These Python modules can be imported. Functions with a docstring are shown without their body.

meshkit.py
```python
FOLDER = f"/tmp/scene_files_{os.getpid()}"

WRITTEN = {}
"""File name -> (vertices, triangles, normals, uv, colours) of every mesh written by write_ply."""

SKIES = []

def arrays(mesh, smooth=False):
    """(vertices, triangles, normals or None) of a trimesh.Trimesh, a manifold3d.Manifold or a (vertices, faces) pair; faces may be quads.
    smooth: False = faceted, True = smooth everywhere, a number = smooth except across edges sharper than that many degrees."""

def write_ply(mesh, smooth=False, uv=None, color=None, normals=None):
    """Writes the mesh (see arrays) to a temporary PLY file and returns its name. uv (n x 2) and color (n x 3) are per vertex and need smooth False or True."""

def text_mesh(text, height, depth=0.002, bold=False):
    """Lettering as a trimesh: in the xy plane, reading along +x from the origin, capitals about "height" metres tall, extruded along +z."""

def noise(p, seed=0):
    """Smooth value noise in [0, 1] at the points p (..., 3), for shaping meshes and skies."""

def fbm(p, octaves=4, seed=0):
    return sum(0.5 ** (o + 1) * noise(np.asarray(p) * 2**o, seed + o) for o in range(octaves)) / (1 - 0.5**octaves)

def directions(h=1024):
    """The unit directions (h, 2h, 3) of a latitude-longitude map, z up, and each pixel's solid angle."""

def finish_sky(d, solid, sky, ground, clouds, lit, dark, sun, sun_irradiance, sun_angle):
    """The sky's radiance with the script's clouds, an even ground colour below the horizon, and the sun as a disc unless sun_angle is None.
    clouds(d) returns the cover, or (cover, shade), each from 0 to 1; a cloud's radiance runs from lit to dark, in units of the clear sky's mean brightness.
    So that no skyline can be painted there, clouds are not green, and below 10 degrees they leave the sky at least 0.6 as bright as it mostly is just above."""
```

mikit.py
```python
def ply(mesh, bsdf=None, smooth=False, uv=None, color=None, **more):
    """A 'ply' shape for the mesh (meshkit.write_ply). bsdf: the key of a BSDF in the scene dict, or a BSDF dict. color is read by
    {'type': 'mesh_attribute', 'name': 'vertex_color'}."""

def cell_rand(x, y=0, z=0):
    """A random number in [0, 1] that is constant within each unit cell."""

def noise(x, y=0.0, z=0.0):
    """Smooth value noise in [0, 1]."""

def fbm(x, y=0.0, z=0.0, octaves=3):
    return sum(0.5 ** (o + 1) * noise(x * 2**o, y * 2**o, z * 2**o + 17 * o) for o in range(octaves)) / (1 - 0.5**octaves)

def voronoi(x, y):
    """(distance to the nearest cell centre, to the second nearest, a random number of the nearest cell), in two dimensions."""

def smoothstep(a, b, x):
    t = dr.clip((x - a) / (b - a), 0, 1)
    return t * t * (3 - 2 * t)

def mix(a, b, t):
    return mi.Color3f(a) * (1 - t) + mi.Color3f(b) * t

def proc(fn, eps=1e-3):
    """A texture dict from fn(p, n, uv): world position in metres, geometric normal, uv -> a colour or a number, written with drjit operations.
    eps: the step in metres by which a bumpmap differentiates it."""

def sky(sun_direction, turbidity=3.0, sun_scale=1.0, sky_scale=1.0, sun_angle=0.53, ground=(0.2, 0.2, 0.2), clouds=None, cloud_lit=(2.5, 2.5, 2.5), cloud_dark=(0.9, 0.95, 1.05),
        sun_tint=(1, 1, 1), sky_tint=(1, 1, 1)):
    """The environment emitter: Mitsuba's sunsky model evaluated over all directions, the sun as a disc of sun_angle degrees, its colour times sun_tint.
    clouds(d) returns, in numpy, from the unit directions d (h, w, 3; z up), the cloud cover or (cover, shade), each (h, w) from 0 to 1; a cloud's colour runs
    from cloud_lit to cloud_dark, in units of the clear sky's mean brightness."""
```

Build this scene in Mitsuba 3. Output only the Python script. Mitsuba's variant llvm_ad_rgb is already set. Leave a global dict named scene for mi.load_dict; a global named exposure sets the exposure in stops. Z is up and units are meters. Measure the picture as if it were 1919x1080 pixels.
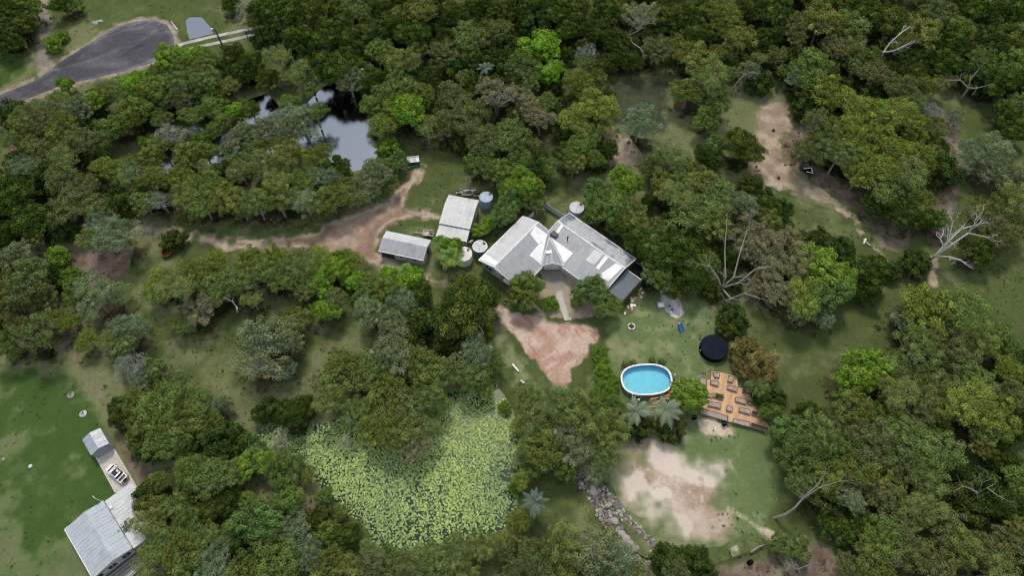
import math, random
import numpy as np, trimesh, drjit as dr, mitsuba as mi
import shapely, shapely.geometry as sg
from shapely.ops import unary_union
from scipy.spatial import Delaunay
import mikit, meshkit
from mikit import noise, fbm, voronoi, cell_rand, smoothstep, mix, proc

# ------------------------------------------------------------------ camera, sky, exposure
T = mi.ScalarTransform4f
scene, labels = {}, {}
PITCH, HGT, FOC = 60.0, 120.0, 1290.0           # a drone 120 m up; pixels below are those of the 1919 x 1080 photograph
_a = math.radians(PITCH)
FW, UP, EYE = np.array([0, math.cos(_a), -math.sin(_a)]), np.array([0, math.sin(_a), math.cos(_a)]), np.array([0, 0, HGT])
scene['camera'] = dict(type='perspective', fov_axis='x', fov=2 * math.degrees(math.atan(959.5 / FOC)), near_clip=1.0, far_clip=9000.0,
                       to_world=T().look_at(origin=EYE.tolist(), target=(EYE + FW).tolist(), up=UP.tolist()))
def cover(d):
    n = meshkit.noise(d * 3.1 + 7.0, 3) * .6 + meshkit.noise(d * 7.0, 5) * .4
    return np.clip(.62 + 1.0 * (n - .4), 0, 1), np.clip((n - .42) * 1.6, 0, 1)
scene['sky'] = mikit.sky((-0.06, 0.52, 0.85), turbidity=3, sun_scale=0.36, sun_angle=12, clouds=cover, cloud_lit=(2.35, 2.4, 2.48), cloud_dark=(0.88, 0.96, 1.08), sun_tint=(.93, 1.0, 1.08), ground=(.08, .1, .05))
exposure = 2.08

def at(x, y, z=0.0):
    """The world point at height z that the photograph shows at pixel (x, y)."""
    d = FW * FOC + np.array([1.0, 0, 0]) * (x - 959.5) - UP * (y - 540)
    return EYE + d * (z - HGT) / d[2]
def mpp(x, y, z=0.0):
    """Metres per pixel there."""
    return (at(x, y, z) - EYE) @ FW / FOC

# ------------------------------------------------------------------ mesh helpers
class MB:
    def __init__(self): self.v, self.f, self.n = [], [], 0
    def add(self, v, f):
        v, f = np.asarray(v, float), np.asarray(f, int)
        if f.shape[1] == 4: f = np.vstack([f[:, [0, 1, 2]], f[:, [0, 2, 3]]])
        self.v.append(v); self.f.append(f + self.n); self.n += len(v); return self
    def box(self, c, s, rz=0.0, m=None):
        x, y, z = np.array(s) / 2.0
        v = np.array([[a, b, e] for a in (-x, x) for b in (-y, y) for e in (-z, z)])
        if rz: ca, sa = math.cos(rz), math.sin(rz); v[:, :2] = v[:, :2] @ np.array([[ca, sa], [-sa, ca]])
        v = v + np.array(c)
        return self.add(v, [[0, 1, 3, 2], [4, 6, 7, 5], [0, 4, 5, 1], [2, 3, 7, 6], [0, 2, 6, 4], [1, 5, 7, 3]])
    def hexa(self, b, t):
        """a six-sided solid from four bottom and four top corners"""
        v = np.vstack([b, t])
        return self.add(v, [[3, 2, 1, 0], [4, 5, 6, 7], [0, 1, 5, 4], [1, 2, 6, 5], [2, 3, 7, 6], [3, 0, 4, 7]])
    def slab(self, q, th):
        """a sheet with corners q (n x 3), th thick below them"""
        q = np.asarray(q, float); n = len(q); lo = q - np.array([0, 0, th])
        f = [[0, i, i + 1] for i in range(1, n - 1)] + [[n, n + i + 1, n + i] for i in range(1, n - 1)]
        for i in range(n): j = (i + 1) % n; f += [[i, n + i, n + j], [i, n + j, j]]
        return self.add(np.vstack([q, lo]), f)
    def tube(self, p, r, k=6):
        p = np.asarray(p, float); r = np.broadcast_to(np.asarray(r, float), (len(p),))
        t = np.gradient(p, axis=0); t /= np.linalg.norm(t, axis=1, keepdims=True) + 1e-9
        a = np.cross(t, np.where(np.abs(t[:, 2:]) < .9, [0, 0, 1.0], [1.0, 0, 0])); a /= np.linalg.norm(a, axis=1, keepdims=True) + 1e-9
        b = np.cross(t, a); an = np.arange(k) * 2 * np.pi / k
        v = p[:, None] + r[:, None, None] * (np.cos(an)[None, :, None] * a[:, None] + np.sin(an)[None, :, None] * b[:, None])
        m = len(p); v = np.vstack([v.reshape(-1, 3), p[0], p[-1]])
        f = []
        for i in range(m - 1):
            for j in range(k):
                q = (j + 1) % k; f += [[i * k + j, i * k + q, (i + 1) * k + q], [i * k + j, (i + 1) * k + q, (i + 1) * k + j]]
        for j in range(k): q = (j + 1) % k; f += [[m * k, q, j], [m * k + 1, (m - 1) * k + j, (m - 1) * k + q]]
        return self.add(v, f)
    def lathe(self, prof, c=(0, 0, 0), k=32, sx=1.0, sy=1.0):
        prof = np.asarray(prof, float); an = np.arange(k) * 2 * np.pi / k
        v = np.stack([prof[:, 0][:, None] * np.cos(an) * sx, prof[:, 0][:, None] * np.sin(an) * sy, np.repeat(prof[:, 1][:, None], k, 1)], -1).reshape(-1, 3) + np.array(c)
        f = [[i * k + j, i * k + (j + 1) % k, (i + 1) * k + (j + 1) % k, (i + 1) * k + j] for i in range(len(prof) - 1) for j in range(k)]
        return self.add(v, f)
    def tm(self, m): return self.add(m.vertices, m.faces)
    def mesh(self): return np.vstack(self.v), np.vstack(self.f)

def numbered(key):
    if key not in scene and key not in used: used.add(key); return key
    i = 1
    while f'{key}_{i:03d}' in used or f'{key}_{i:03d}' in scene: i += 1
    used.add(f'{key}_{i:03d}'); return f'{key}_{i:03d}'
used = set()
def put(name, mesh, bsdf, parent=None, smooth=False, uv=None, color=None, **more):
    key = numbered(f'{parent}__{name}' if parent else name)
    if isinstance(mesh, MB): mesh = mesh.mesh()
    scene[key] = mikit.ply(mesh, bsdf, smooth=smooth, uv=uv, color=color, **more)
    return key
def tag(key, label=None, cat=None, group=None, kind=None):
    labels[key] = {k: v for k, v in dict(label=label, category=cat, group=group, kind=kind).items() if v}
    return key
def thing(name, label, cat, group=None): return tag(numbered(name), label, cat, group)

# ------------------------------------------------------------------ ground colours (functions of the place) and materials
def grassy(p):
    a, b, c = fbm(p.x * .045 + 3, p.y * .045, 0, 3), fbm(p.x * .35, p.y * .35 + 9, 0, 3), noise(p.x * 3.1, p.y * 3.1)
    col = mix((.092, .122, .044), (.168, .186, .088), smoothstep(.40, .70, a + (b - .5) * .5))
    col = mix(col, (.135, .12, .085), smoothstep(.60, .8, b) * .4)
    return col * (.72 + .5 * c * b + .28 * b)
def lawny(p):
    a, b, c = fbm(p.x * .09 + 31, p.y * .09, 0, 3), fbm(p.x * .6, p.y * .6 + 4, 0, 3), noise(p.x * 4.0, p.y * 4.0)
    col = mix((.135, .19, .078), (.225, .245, .125), smoothstep(.38, .66, a + (b - .5) * .6))
    return col * (.75 + .3 * b + .2 * c)
def vividlawn(p):
    a, b, c = fbm(p.x * .07 + 11, p.y * .07 + 5, 0, 3), fbm(p.x * .4, p.y * .4 + 4, 0, 3), noise(p.x * 4.0, p.y * 4.0)
    col = mix((.060, .108, .030), (.125, .168, .068), smoothstep(.40, .64, a + (b - .5) * .6))
    col = mix(col, (.15, .15, .09), smoothstep(.60, .78, b + (a - .5) * .8) * .45)
    return col * (.75 + .3 * b + .2 * c)
def shaded_litter(p):  # leaf litter, darkened so the shade under crowns sits in its colour
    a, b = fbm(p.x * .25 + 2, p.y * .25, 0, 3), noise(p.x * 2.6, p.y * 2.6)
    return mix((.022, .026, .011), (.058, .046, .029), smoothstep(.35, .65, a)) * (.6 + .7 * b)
def dirt(c0, c1, scale=.5):
    def f(p):
        a, b = fbm(p.x * scale, p.y * scale + 5, 0, 3), fbm(p.x * 2.7, p.y * 2.7, 0, 2)
        return mix(c0, c1, smoothstep(.3, .7, a)) * (.8 + .4 * b)
    return f
def blend(under, over, w, amp, fr=.7, keep=1.0):
    def f(p, n, uv):
        k = smoothstep(0.0, w, uv.x + (fbm(p.x * fr, p.y * fr + 3, 0, 3) - .55) * amp)
        return mix(under(p), over(p), k * keep)
    return f
def mat(key, fn=None, rgb=None, rough=None, metal=0.0, **kw):
    tex = proc(fn) if fn else {'type': 'rgb', 'value': list(rgb)}
    if rough is None: b = {'type': 'diffuse', 'reflectance': tex}
    else: b = {'type': 'principled', 'base_color': tex, 'roughness': rough, 'metallic': metal, **kw}
    scene[key] = {'type': 'twosided', 'bsdf': b}
    return key
def speck(rgb, amount=.25, f=1.3):
    c = list(rgb)
    return lambda p, n, uv: mi.Color3f(*c) * (1 - amount + 2 * amount * fbm(p.x * f, p.y * f, p.z * f, 3))
mat('m_ground', lambda p, n, uv: grassy(p))
mat('m_forest_floor', blend(grassy, shaded_litter, 2.5, 4.0))
mat('m_vivid', blend(grassy, vividlawn, 2.5, 3.0))
mat('m_lawn', blend(grassy, lawny, 2.5, 3.5))
mat('m_shaded_lawn', blend(grassy, dirt((.050, .064, .038), (.075, .084, .052)), 3.0, 4.0))  # dull grass, with the shade over the clearing put into its colour
mat('m_asphalt', lambda p, n, uv: mix((1, 1, 1), (.55, .55, .58), smoothstep(.52, .66, fbm(p.x * .10 + p.y * .06 + 5, p.y * .2 - p.x * .12, 0, 4))) * mix((1, 1, 1), (1.5, 1.48, 1.42), smoothstep(.60, .72, fbm(p.x * .22 + p.y * .13, (p.y * .22 - p.x * .13) * 4, 0, 3))) * mix((.048, .047, .062), (.12, .118, .138), smoothstep(.35, .8, fbm(p.x * .12, p.y * .3, 0, 3)) * .7 + (1 - smoothstep(.2, 1.6, uv.x + fbm(p.x, p.y) * 1.2 - .6)) * .6) * (.8 + .4 * noise(p.x * 2, p.y * 2)), rough=.8)
mat('m_verge', blend(grassy, dirt((.26, .22, .16), (.36, .31, .25)), 1.4, 2.2))
mat('m_track', blend(grassy, dirt((.22, .185, .155), (.31, .27, .23)), 1.8, 2.4))
def clay(p, n, uv):
    d = dirt((.30, .20, .15), (.47, .37, .29), .3)(p)
    rut = dr.exp(-dr.square((uv.x - 1.55 + (noise(p.x * .3, p.y * .3) - .5) * .5) / .38))
    d = mix(d, (.50, .42, .35), rut * .75)
    d = mix(d, (.17, .13, .085), smoothstep(2.0, 2.5, uv.x) * (1 - smoothstep(3.0, 3.8, uv.x)) * .6 * noise(p.x * .8, p.y * .8))
    return mix(grassy(p), d, smoothstep(0.0, 2.0, uv.x + (fbm(p.x * .6, p.y * .6 + 3, 0, 3) - .52) * 3.6))
mat('m_clay', clay)
def redclay(p):
    d = dirt((.44, .285, .22), (.56, .425, .35), .28)(p)
    d = mix(d, (.60, .50, .43), smoothstep(.52, .72, fbm(p.x * .22 + p.y * .16, (p.y * .22 - p.x * .16) * 3.5, 0, 3)) * .7)
    return mix(d, (.36, .20, .14), smoothstep(.60, .74, fbm(p.x * .9 + p.y * .6 + 9, (p.y * .3 - p.x * .3), 0, 3)) * .6)
mat('m_red', blend(grassy, redclay, 1.0, 1.6))
mat('m_tan', blend(grassy, dirt((.30, .235, .175), (.46, .375, .29), .4), 1.5, 2.8))
SPREADS = [(at(*a)[:2].tolist(), at(*c)[:2].tolist(), r) for a, c, r in (((1285, 838), (1335, 885), 3.2), ((1228, 855), (1292, 892), 2.4), ((1190, 905), (1235, 965), 2.6), ((1230, 988), (1278, 986), 2.0), ((1330, 900), (1342, 880), 1.8), ((1200, 935), (1250, 925), 1.4))]
def earthy(p):
    d = dirt((.36, .27, .21), (.50, .405, .33), .22)(p)
    w = mi.Float(0)
    for (ax, ay), (bx, by), r in SPREADS:
        vx, vy = bx - ax, by - ay; t = dr.clip(((p.x - ax) * vx + (p.y - ay) * vy) / (vx * vx + vy * vy), 0, 1)
        w = dr.maximum(w, 1 - dr.sqrt(dr.square(p.x - ax - vx * t) + dr.square(p.y - ay - vy * t)) / r)
    w = smoothstep(.0, .45, w + (fbm(p.x * .8, p.y * .8 + 7, 0, 3) - .5) * .9) * smoothstep(-.02, .1, w + .1)
    d = mix(d, (.70, .63, .565), w * .75)
    d = mix(d, (.58, .50, .43), .5 * smoothstep(.50, .70, fbm(p.x * .16 + p.y * .10 + 3, p.y * .28 - p.x * .16, 0, 4)))
    return mix(d, lawny(p), smoothstep(.60, .74, fbm(p.x * .2 + 40, p.y * .2, 0, 3)) * .7)
mat('m_earth', blend(lawny, earthy, 5.0, 11.0, .3))
mat('m_sand', blend(earthy, dirt((.62, .545, .48), (.78, .73, .67), .8), 2.6, 3.2, .5))
mat('m_palesand', blend(lawny, dirt((.50, .42, .33), (.62, .53, .43), .8), 1.0, 2.6, .6))
mat('m_play_sand', blend(lawny, dirt((.50, .46, .46), (.62, .58, .58), .9), .5, .7, 1.2))
mat('m_brown_path', blend(grassy, dirt((.15, .115, .085), (.23, .185, .15), .6), 1.4, 2.2))
mat('m_concrete', lambda p, n, uv: mix((.50, .465, .42), (.60, .565, .52), fbm(p.x * .7, p.y * .7)) * (.9 + .2 * noise(p.x * 5, p.y * 5)))
mat('m_paving', lambda p, n, uv: mix((.26, .235, .21), (.36, .33, .30), fbm(p.x * .7, p.y * .7)) * (.9 + .2 * noise(p.x * 5, p.y * 5)))
mat('m_strip', blend(grassy, dirt((.38, .38, .36), (.50, .50, .48)), .12, .12))
for key, c in dict(m_roof_light=(.57, .585, .605), m_roof_shaded=(.355, .37, .40), m_roof_shaded_b=(.33, .345, .375), m_roof_grey=(.29, .30, .325), m_roof_white=(.82, .83, .84), m_roof_warm=(.60, .605, .61), m_roof_slate=(.115, .14, .17), m_roof_zinc=(.355, .39, .44), m_roof_blue=(.32, .385, .46), m_roof_pale=(.43, .475, .53)).items():
    mat(key, (lambda c: lambda p, n, uv: mi.Color3f(*c) * (.86 + .2 * fbm(p.x * .8, p.y * .8, 0, 3) + .10 * noise(p.x * 6, p.y * 6)) * mix((1, 1, 1), (.72, .68, .62), smoothstep(.58, .80, fbm(p.x * .55 + 8, p.y * .55, 0, 4)) * .4))(c), rough=.42, specular=.4)
mat('m_roof_stain', lambda p, n, uv: mix((.46, .48, .51), (.17, .195, .23), smoothstep(.38, .62, fbm(p.x * .33 + 4, p.y * .33, 0, 3))) * (.85 + .3 * noise(p.x * 3, p.y * 3)), rough=.45, specular=.4)
for key, c, r in (('m_wall', (.42, .43, .44), .7), ('m_wall_grey', (.27, .29, .31), .7), ('m_wall_blue', (.25, .29, .33), .7), ('m_white', (.78, .78, .77), .45), ('m_gutter', (.70, .71, .72), .4), ('m_dark', (.02, .021, .024), .5),
                  ('m_black', (.012, .013, .017), .55), ('m_black_top', (.010, .013, .024), .5), ('m_glass', (.03, .036, .042), .08), ('m_tank_blue', (.34, .43, .53), .5), ('m_tank_green', (.10, .155, .14), .5),
                  ('m_tank_grey', (.50, .535, .545), .5), ('m_tank_white', (.70, .685, .655), .6), ('m_galv', (.44, .46, .48), .4), ('m_timber', (.20, .165, .135), .8), ('m_timber_red', (.26, .12, .075), .8), ('m_deck', (.60, .365, .205), .7),
                  ('m_deck_b', (.54, .32, .18), .7), ('m_deck_c', (.64, .41, .245), .7), ('m_bed_wall', (.20, .155, .125), .8), ('m_brick', (.25, .12, .085), .8),
                  ('m_green_metal', (.06, .25, .13), .5), ('m_blue_plastic', (.02, .12, .36), .35), ('m_pale_blue', (.55, .68, .78), .4), ('m_liner', (.105, .55, .71), .5), ('m_liner_wall', (.025, .27, .48), .5),
                  ('m_pool_wall', (.55, .55, .53), .5), ('m_red', None, 0), ('m_tail', (.45, .03, .02), .3), ('m_car', (.82, .82, .82), .25), ('m_tyre', (.02, .02, .02), .8), ('m_rust', (.12, .045, .025), .8), ('m_rail', (.48, .40, .34), .7),
                  ('m_dark_green', (.035, .09, .065), .6), ('m_yellow', (.70, .42, .06), .5), ('m_stone', (.36, .33, .31), .9), ('m_pole', (.09, .075, .06), .9), ('m_bark', (.20, .17, .14), .9), ('m_bark_pale', (.27, .25, .225), .9),
                  ('m_bark_white', (.50, .48, .455), .85), ('m_bark_dark', (.07, .058, .048), .9), ('m_palm_trunk', (.33, .31, .26), .9), ('m_tarp', (.05, .05, .055), .6)):
    if c: mat(key, speck(c, .14 if key[:6] not in ('m_bark', 'm_ston') else .3), rough=r)
mat('m_soil', lambda p, n, uv: mix((.30, .25, .22), (.46, .40, .37), fbm(p.x * 2.2, p.y * 2.2, 0, 3)) * (.8 + .4 * noise(p.x * 9, p.y * 9)))
mat('m_dark_soil', lambda p, n, uv: mix((.035, .03, .03), (.09, .075, .065), fbm(p.x * 2.2, p.y * 2.2, 0, 3)))
mat('m_black_top', speck((.014, .018, .030), .2)); mat('m_black', speck((.008, .009, .011), .2))
scene['m_vertex'] = {'type': 'twosided', 'bsdf': {'type': 'diffuse', 'reflectance': {'type': 'mesh_attribute', 'name': 'vertex_color'}}}
scene['m_water'] = {'type': 'twosided', 'bsdf': {'type': 'roughconductor', 'material': 'none', 'alpha': .025, 'specular_reflectance': {'type': 'rgb', 'value': [.43, .44, .46]}}}
scene['m_lily_water'] = {'type': 'twosided', 'bsdf': {'type': 'roughplastic', 'diffuse_reflectance': {'type': 'rgb', 'value': [.018, .034, .018]}, 'alpha': .08, 'int_ior': 1.4}}
scene['m_pool_water'] = {'type': 'thindielectric', 'int_ior': 1.33}

# ------------------------------------------------------------------ the ground and what lies on it
def P(pts, z=0.0): return np.array([at(x, y, z)[:2] for x, y in pts])
def poly(pts, rnd=0.0, z=0.0):
    g = sg.Polygon(P(pts, z)).buffer(0)
    return g.buffer(rnd).buffer(-2 * rnd).buffer(rnd) if rnd else g
def band(pts, w):
    """a strip w metres wide (one width, or one per point) along a pixel line"""
    q = P(pts)
    if np.isscalar(w): return sg.LineString(q).buffer(w / 2, cap_style=2)
    return unary_union([sg.MultiPoint([*sg.Point(a).buffer(wa / 2).exterior.coords, *sg.Point(b).buffer(wb / 2).exterior.coords]).convex_hull for a, b, wa, wb in zip(q[:-1], q[1:], w[:-1], w[1:])])
def triangulate(g, step):
    V, F, n = [], [], 0
    for h in getattr(g, 'geoms', [g]):
        if h.area < 1.0: continue
        x0, y0, x1, y1 = h.bounds
        X, Y = np.meshgrid(np.arange(x0, x1, step), np.arange(y0, y1, step))
        pts = np.stack([X.ravel(), Y.ravel()], 1)
        shapely.prepare(h)
        pts = pts[shapely.contains_xy(h.buffer(-step * .4), pts[:, 0], pts[:, 1])]
        edge = np.vstack([np.array(shapely.segmentize(r, step).coords)[:-1] for r in (h.exterior, *h.interiors)])
        q = np.vstack([pts, edge]); t = Delaunay(q).simplices
        c = q[t].mean(1); t = t[shapely.contains_xy(h, c[:, 0], c[:, 1])]
        a, b, d = q[t[:, 0]], q[t[:, 1]], q[t[:, 2]]
        s = (b[:, 0] - a[:, 0]) * (d[:, 1] - a[:, 1]) - (b[:, 1] - a[:, 1]) * (d[:, 0] - a[:, 0])
        t[s < 0] = t[s < 0][:, ::-1]
        V.append(q); F.append(t + n); n += len(q)
    return np.vstack(V), np.vstack(F)
def sheet(name, g, z, bsdf, step=1.0):
    q, t = triangulate(g, step)
    d = shapely.distance(g.boundary, shapely.points(q))
    put(name, (np.column_stack([q, np.full(len(q), z)]), t), bsdf, uv=np.stack([d, d * 0], 1))
def struct(name, g, z, bsdf, step=1.0): sheet(name, g, z, bsdf, step); tag(name, kind='structure')

POND = poly([(605, 160), (640, 148), (672, 168), (690, 200), (710, 250), (706, 292), (668, 322), (636, 304), (560, 290), (480, 288), (420, 300), (330, 312), (280, 342), (244, 346), (232, 312), (260, 286), (330, 268), (400, 252), (455, 240), (462, 185), (500, 172), (530, 205), (575, 190)], 1.0).buffer(1.0)
DAM = poly([(348, 31), (377, 31), (401, 60), (356, 72), (351, 58)], .3).buffer(.9)
LILY = poly([(835, 738), (930, 720), (960, 770), (971, 860), (969, 945), (942, 993), (880, 1008), (830, 1026), (745, 1033), (702, 1022), (688, 988), (638, 948), (598, 908), (568, 872), (546, 848), (490, 842), (478, 808), (520, 798), (590, 798), (650, 780), (760, 790), (815, 770)], 1.0).buffer(1.0)
SWALE = band([(1085, 880), (1110, 915), (1140, 955), (1165, 990), (1195, 1025), (1225, 1065), (1245, 1095)], [2.0, 2.6, 3.6, 3.8, 4.6, 4.4, 4.0])
WET = unary_union([POND, DAM, LILY])

def height(x, y):
    h = np.zeros(len(x))
    p = shapely.points(x, y)
    for g, deep in ((POND, 1.6), (DAM, 1.0), (LILY, 1.4), (SWALE, .7)):
        shapely.prepare(g)
        box = (x > g.bounds[0] - 1) & (x < g.bounds[2] + 1) & (y > g.bounds[1] - 1) & (y < g.bounds[3] + 1)
        q = p[box]; d = np.where(shapely.contains(g, q), 1, -1) * shapely.distance(g.boundary, q)
        t = np.clip(d / 3.0, 0, 1); h[box] -= deep * t * t * (3 - 2 * t)
    return h
xs = np.concatenate([[-6000, -3000, -1500, -800, -450, -280, -210], np.arange(-170, 170.5, 1.0), [210, 280, 450, 800, 1500, 3000, 6000]])
ys = np.concatenate([[-6000, -3000, -1500, -700, -300, -120, -60], np.arange(-20, 185.5, 1.0), [220, 300, 450, 800, 1500, 3000, 6000]])
X, Y = np.meshgrid(xs, ys); Z = height(X.ravel(), Y.ravel())
ii = (np.arange(len(ys) - 1)[:, None] * len(xs) + np.arange(len(xs) - 1)).ravel()
put('ground', (np.column_stack([X.ravel(), Y.ravel(), Z]), np.stack([ii, ii + 1, ii + len(xs) + 1, ii + len(xs)], 1)), 'm_ground', smooth=True)
tag('ground', kind='structure')
def water(name, g, z, m):
    struct(name, g.buffer(-.2), z, m, 3.0)
water('pond', POND, -.42, 'm_water'); water('small_dam', DAM, -.2, 'm_water'); water('lily_pond', LILY, -.30, 'm_lily_water')

ROAD = poly([(-120, 232), (0, 178), (50, 158), (78, 144), (110, 118), (150, 93), (185, 70), (220, 49), (255, 40), (290, 37), (312, 46), (325, 66), (327, 84), (305, 105), (283, 118), (240, 131), (170, 148), (110, 162), (60, 182), (0, 207), (-120, 262)], 1.5)
struct('grass_verge', poly([(0, 98), (56, 102), (58, 130), (40, 150), (0, 172), (-60, 190), (-60, 95)], 1.0), .012, 'm_vivid')
struct('gravel_verge', ROAD.buffer(2.0), .02, 'm_verge')
struct('gravel_track', poly([(60, -40), (62, 0), (66, 60), (58, 108), (66, 140), (60, 165), (125, 130), (100, 100), (102, 60), (98, 0), (95, -40)], 1.0), .028, 'm_track')
struct('road', ROAD, .036, 'm_asphalt')
for k, (pts, w) in enumerate((([(322, 90), (345, 81), (400, 68), (455, 57), (520, 44)], 1.25), ([(340, 96), (375, 87), (440, 73), (500, 59), (530, 52)], 1.25))):
    struct('driveway_strip' + ('' if k == 0 else '_001'), band(pts, w), .03, 'm_strip', .6)
CLAY = unary_union([band([(255, 426), (340, 441), (430, 459), (520, 455), (600, 450), (680, 468), (712, 492), (770, 515), (840, 535), (925, 572)], [4.0, 4.0, 4.2, 4.8, 6.0, 6.2, 4.2, 3.4, 3.0, 3.0]),
                    poly([(585, 416), (640, 402), (690, 384), (718, 370), (744, 345), (770, 320), (795, 300), (806, 318), (782, 350), (762, 385), (828, 392), (826, 416), (770, 416), (738, 424), (722, 440), (712, 490), (650, 494), (600, 482)], 1.0)])
struct('clay_driveway', CLAY, .02, 'm_clay')
struct('red_yard', poly([(922, 562), (955, 578), (1000, 590), (1040, 600), (1085, 602), (1128, 613), (1126, 648), (1107, 652), (1107, 672), (1078, 692), (1078, 722), (1052, 736), (1032, 724), (1008, 692), (983, 662), (953, 627), (928, 597), (914, 578)], .5), .032, 'm_red', .7)
struct('courtyard', poly([(1000, 512), (1062, 508), (1140, 560), (1160, 592), (1078, 604), (1000, 592), (978, 560)], .6), .024, 'm_tan', .7)
struct('garden_path', poly([(1041, 548), (1054, 540), (1071, 600), (1058, 601)]), .034, 'm_concrete', .6)
struct('entry_paving', poly([(1012, 508), (1060, 508), (1058, 538), (1043, 553), (1018, 530)]), .029, 'm_paving', .6)
struct('house_lawn', poly([(1128, 605), (1180, 572), (1250, 535), (1305, 552), (1350, 590), (1372, 640), (1335, 690), (1335, 720), (1300, 780), (1230, 775), (1160, 748), (1110, 770), (1085, 715), (1120, 660)], 2.0), .008, 'm_lawn')
struct('side_lawn', poly([(925, 590), (985, 668), (1030, 730), (1000, 745), (955, 735), (935, 690), (915, 640)], 1.0), .008, 'm_lawn')
struct('shed_lawn', poly([(733, 440), (770, 418), (822, 420), (828, 445), (800, 450)], .8), .026, 'm_lawn')
struct('play_sand', poly([(1236, 545), (1262, 542), (1276, 562), (1286, 586), (1270, 600), (1250, 590), (1237, 568)], .4), .02, 'm_play_sand', .5)
struct('arena_grass', poly([(1130, 820), (1230, 780), (1440, 790), (1480, 900), (1450, 1010), (1340, 1040), (1200, 1050), (1140, 930)], 3.0), .008, 'm_lawn')
struct('bare_earth', poly([(1140, 880), (1160, 838), (1215, 818), (1265, 808), (1310, 825), (1362, 850), (1385, 895), (1372, 950), (1400, 1000), (1350, 1025), (1290, 1030), (1230, 1030), (1190, 980), (1155, 930)], 1.5), .016, 'm_earth')
for k, g in enumerate((band([(1368, 955), (1400, 975), (1448, 1008)], [1.2, 1.8, 2.2]), poly([(1300, 785), (1335, 782), (1380, 805), (1372, 830), (1340, 828), (1310, 808)], .8), band([(1368, 1038), (1385, 1030)], 1.4))):
    struct('pale_sand' + (f'_{k:03d}' if k else ''), g, .016, 'm_palesand', .6)
struct('dirt_track', unary_union([poly([(1412, 190), (1490, 185), (1498, 232), (1466, 265), (1470, 300), (1505, 333), (1550, 358), (1594, 388), (1606, 405), (1622, 430), (1630, 446), (1614, 450), (1592, 414), (1556, 390), (1498, 370), (1428, 350), (1395, 338), (1412, 260)], .6), band([(1620, 440), (1645, 470), (1668, 498), (1715, 545)], 1.2)]), .02, 'm_tan', .8)
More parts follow.
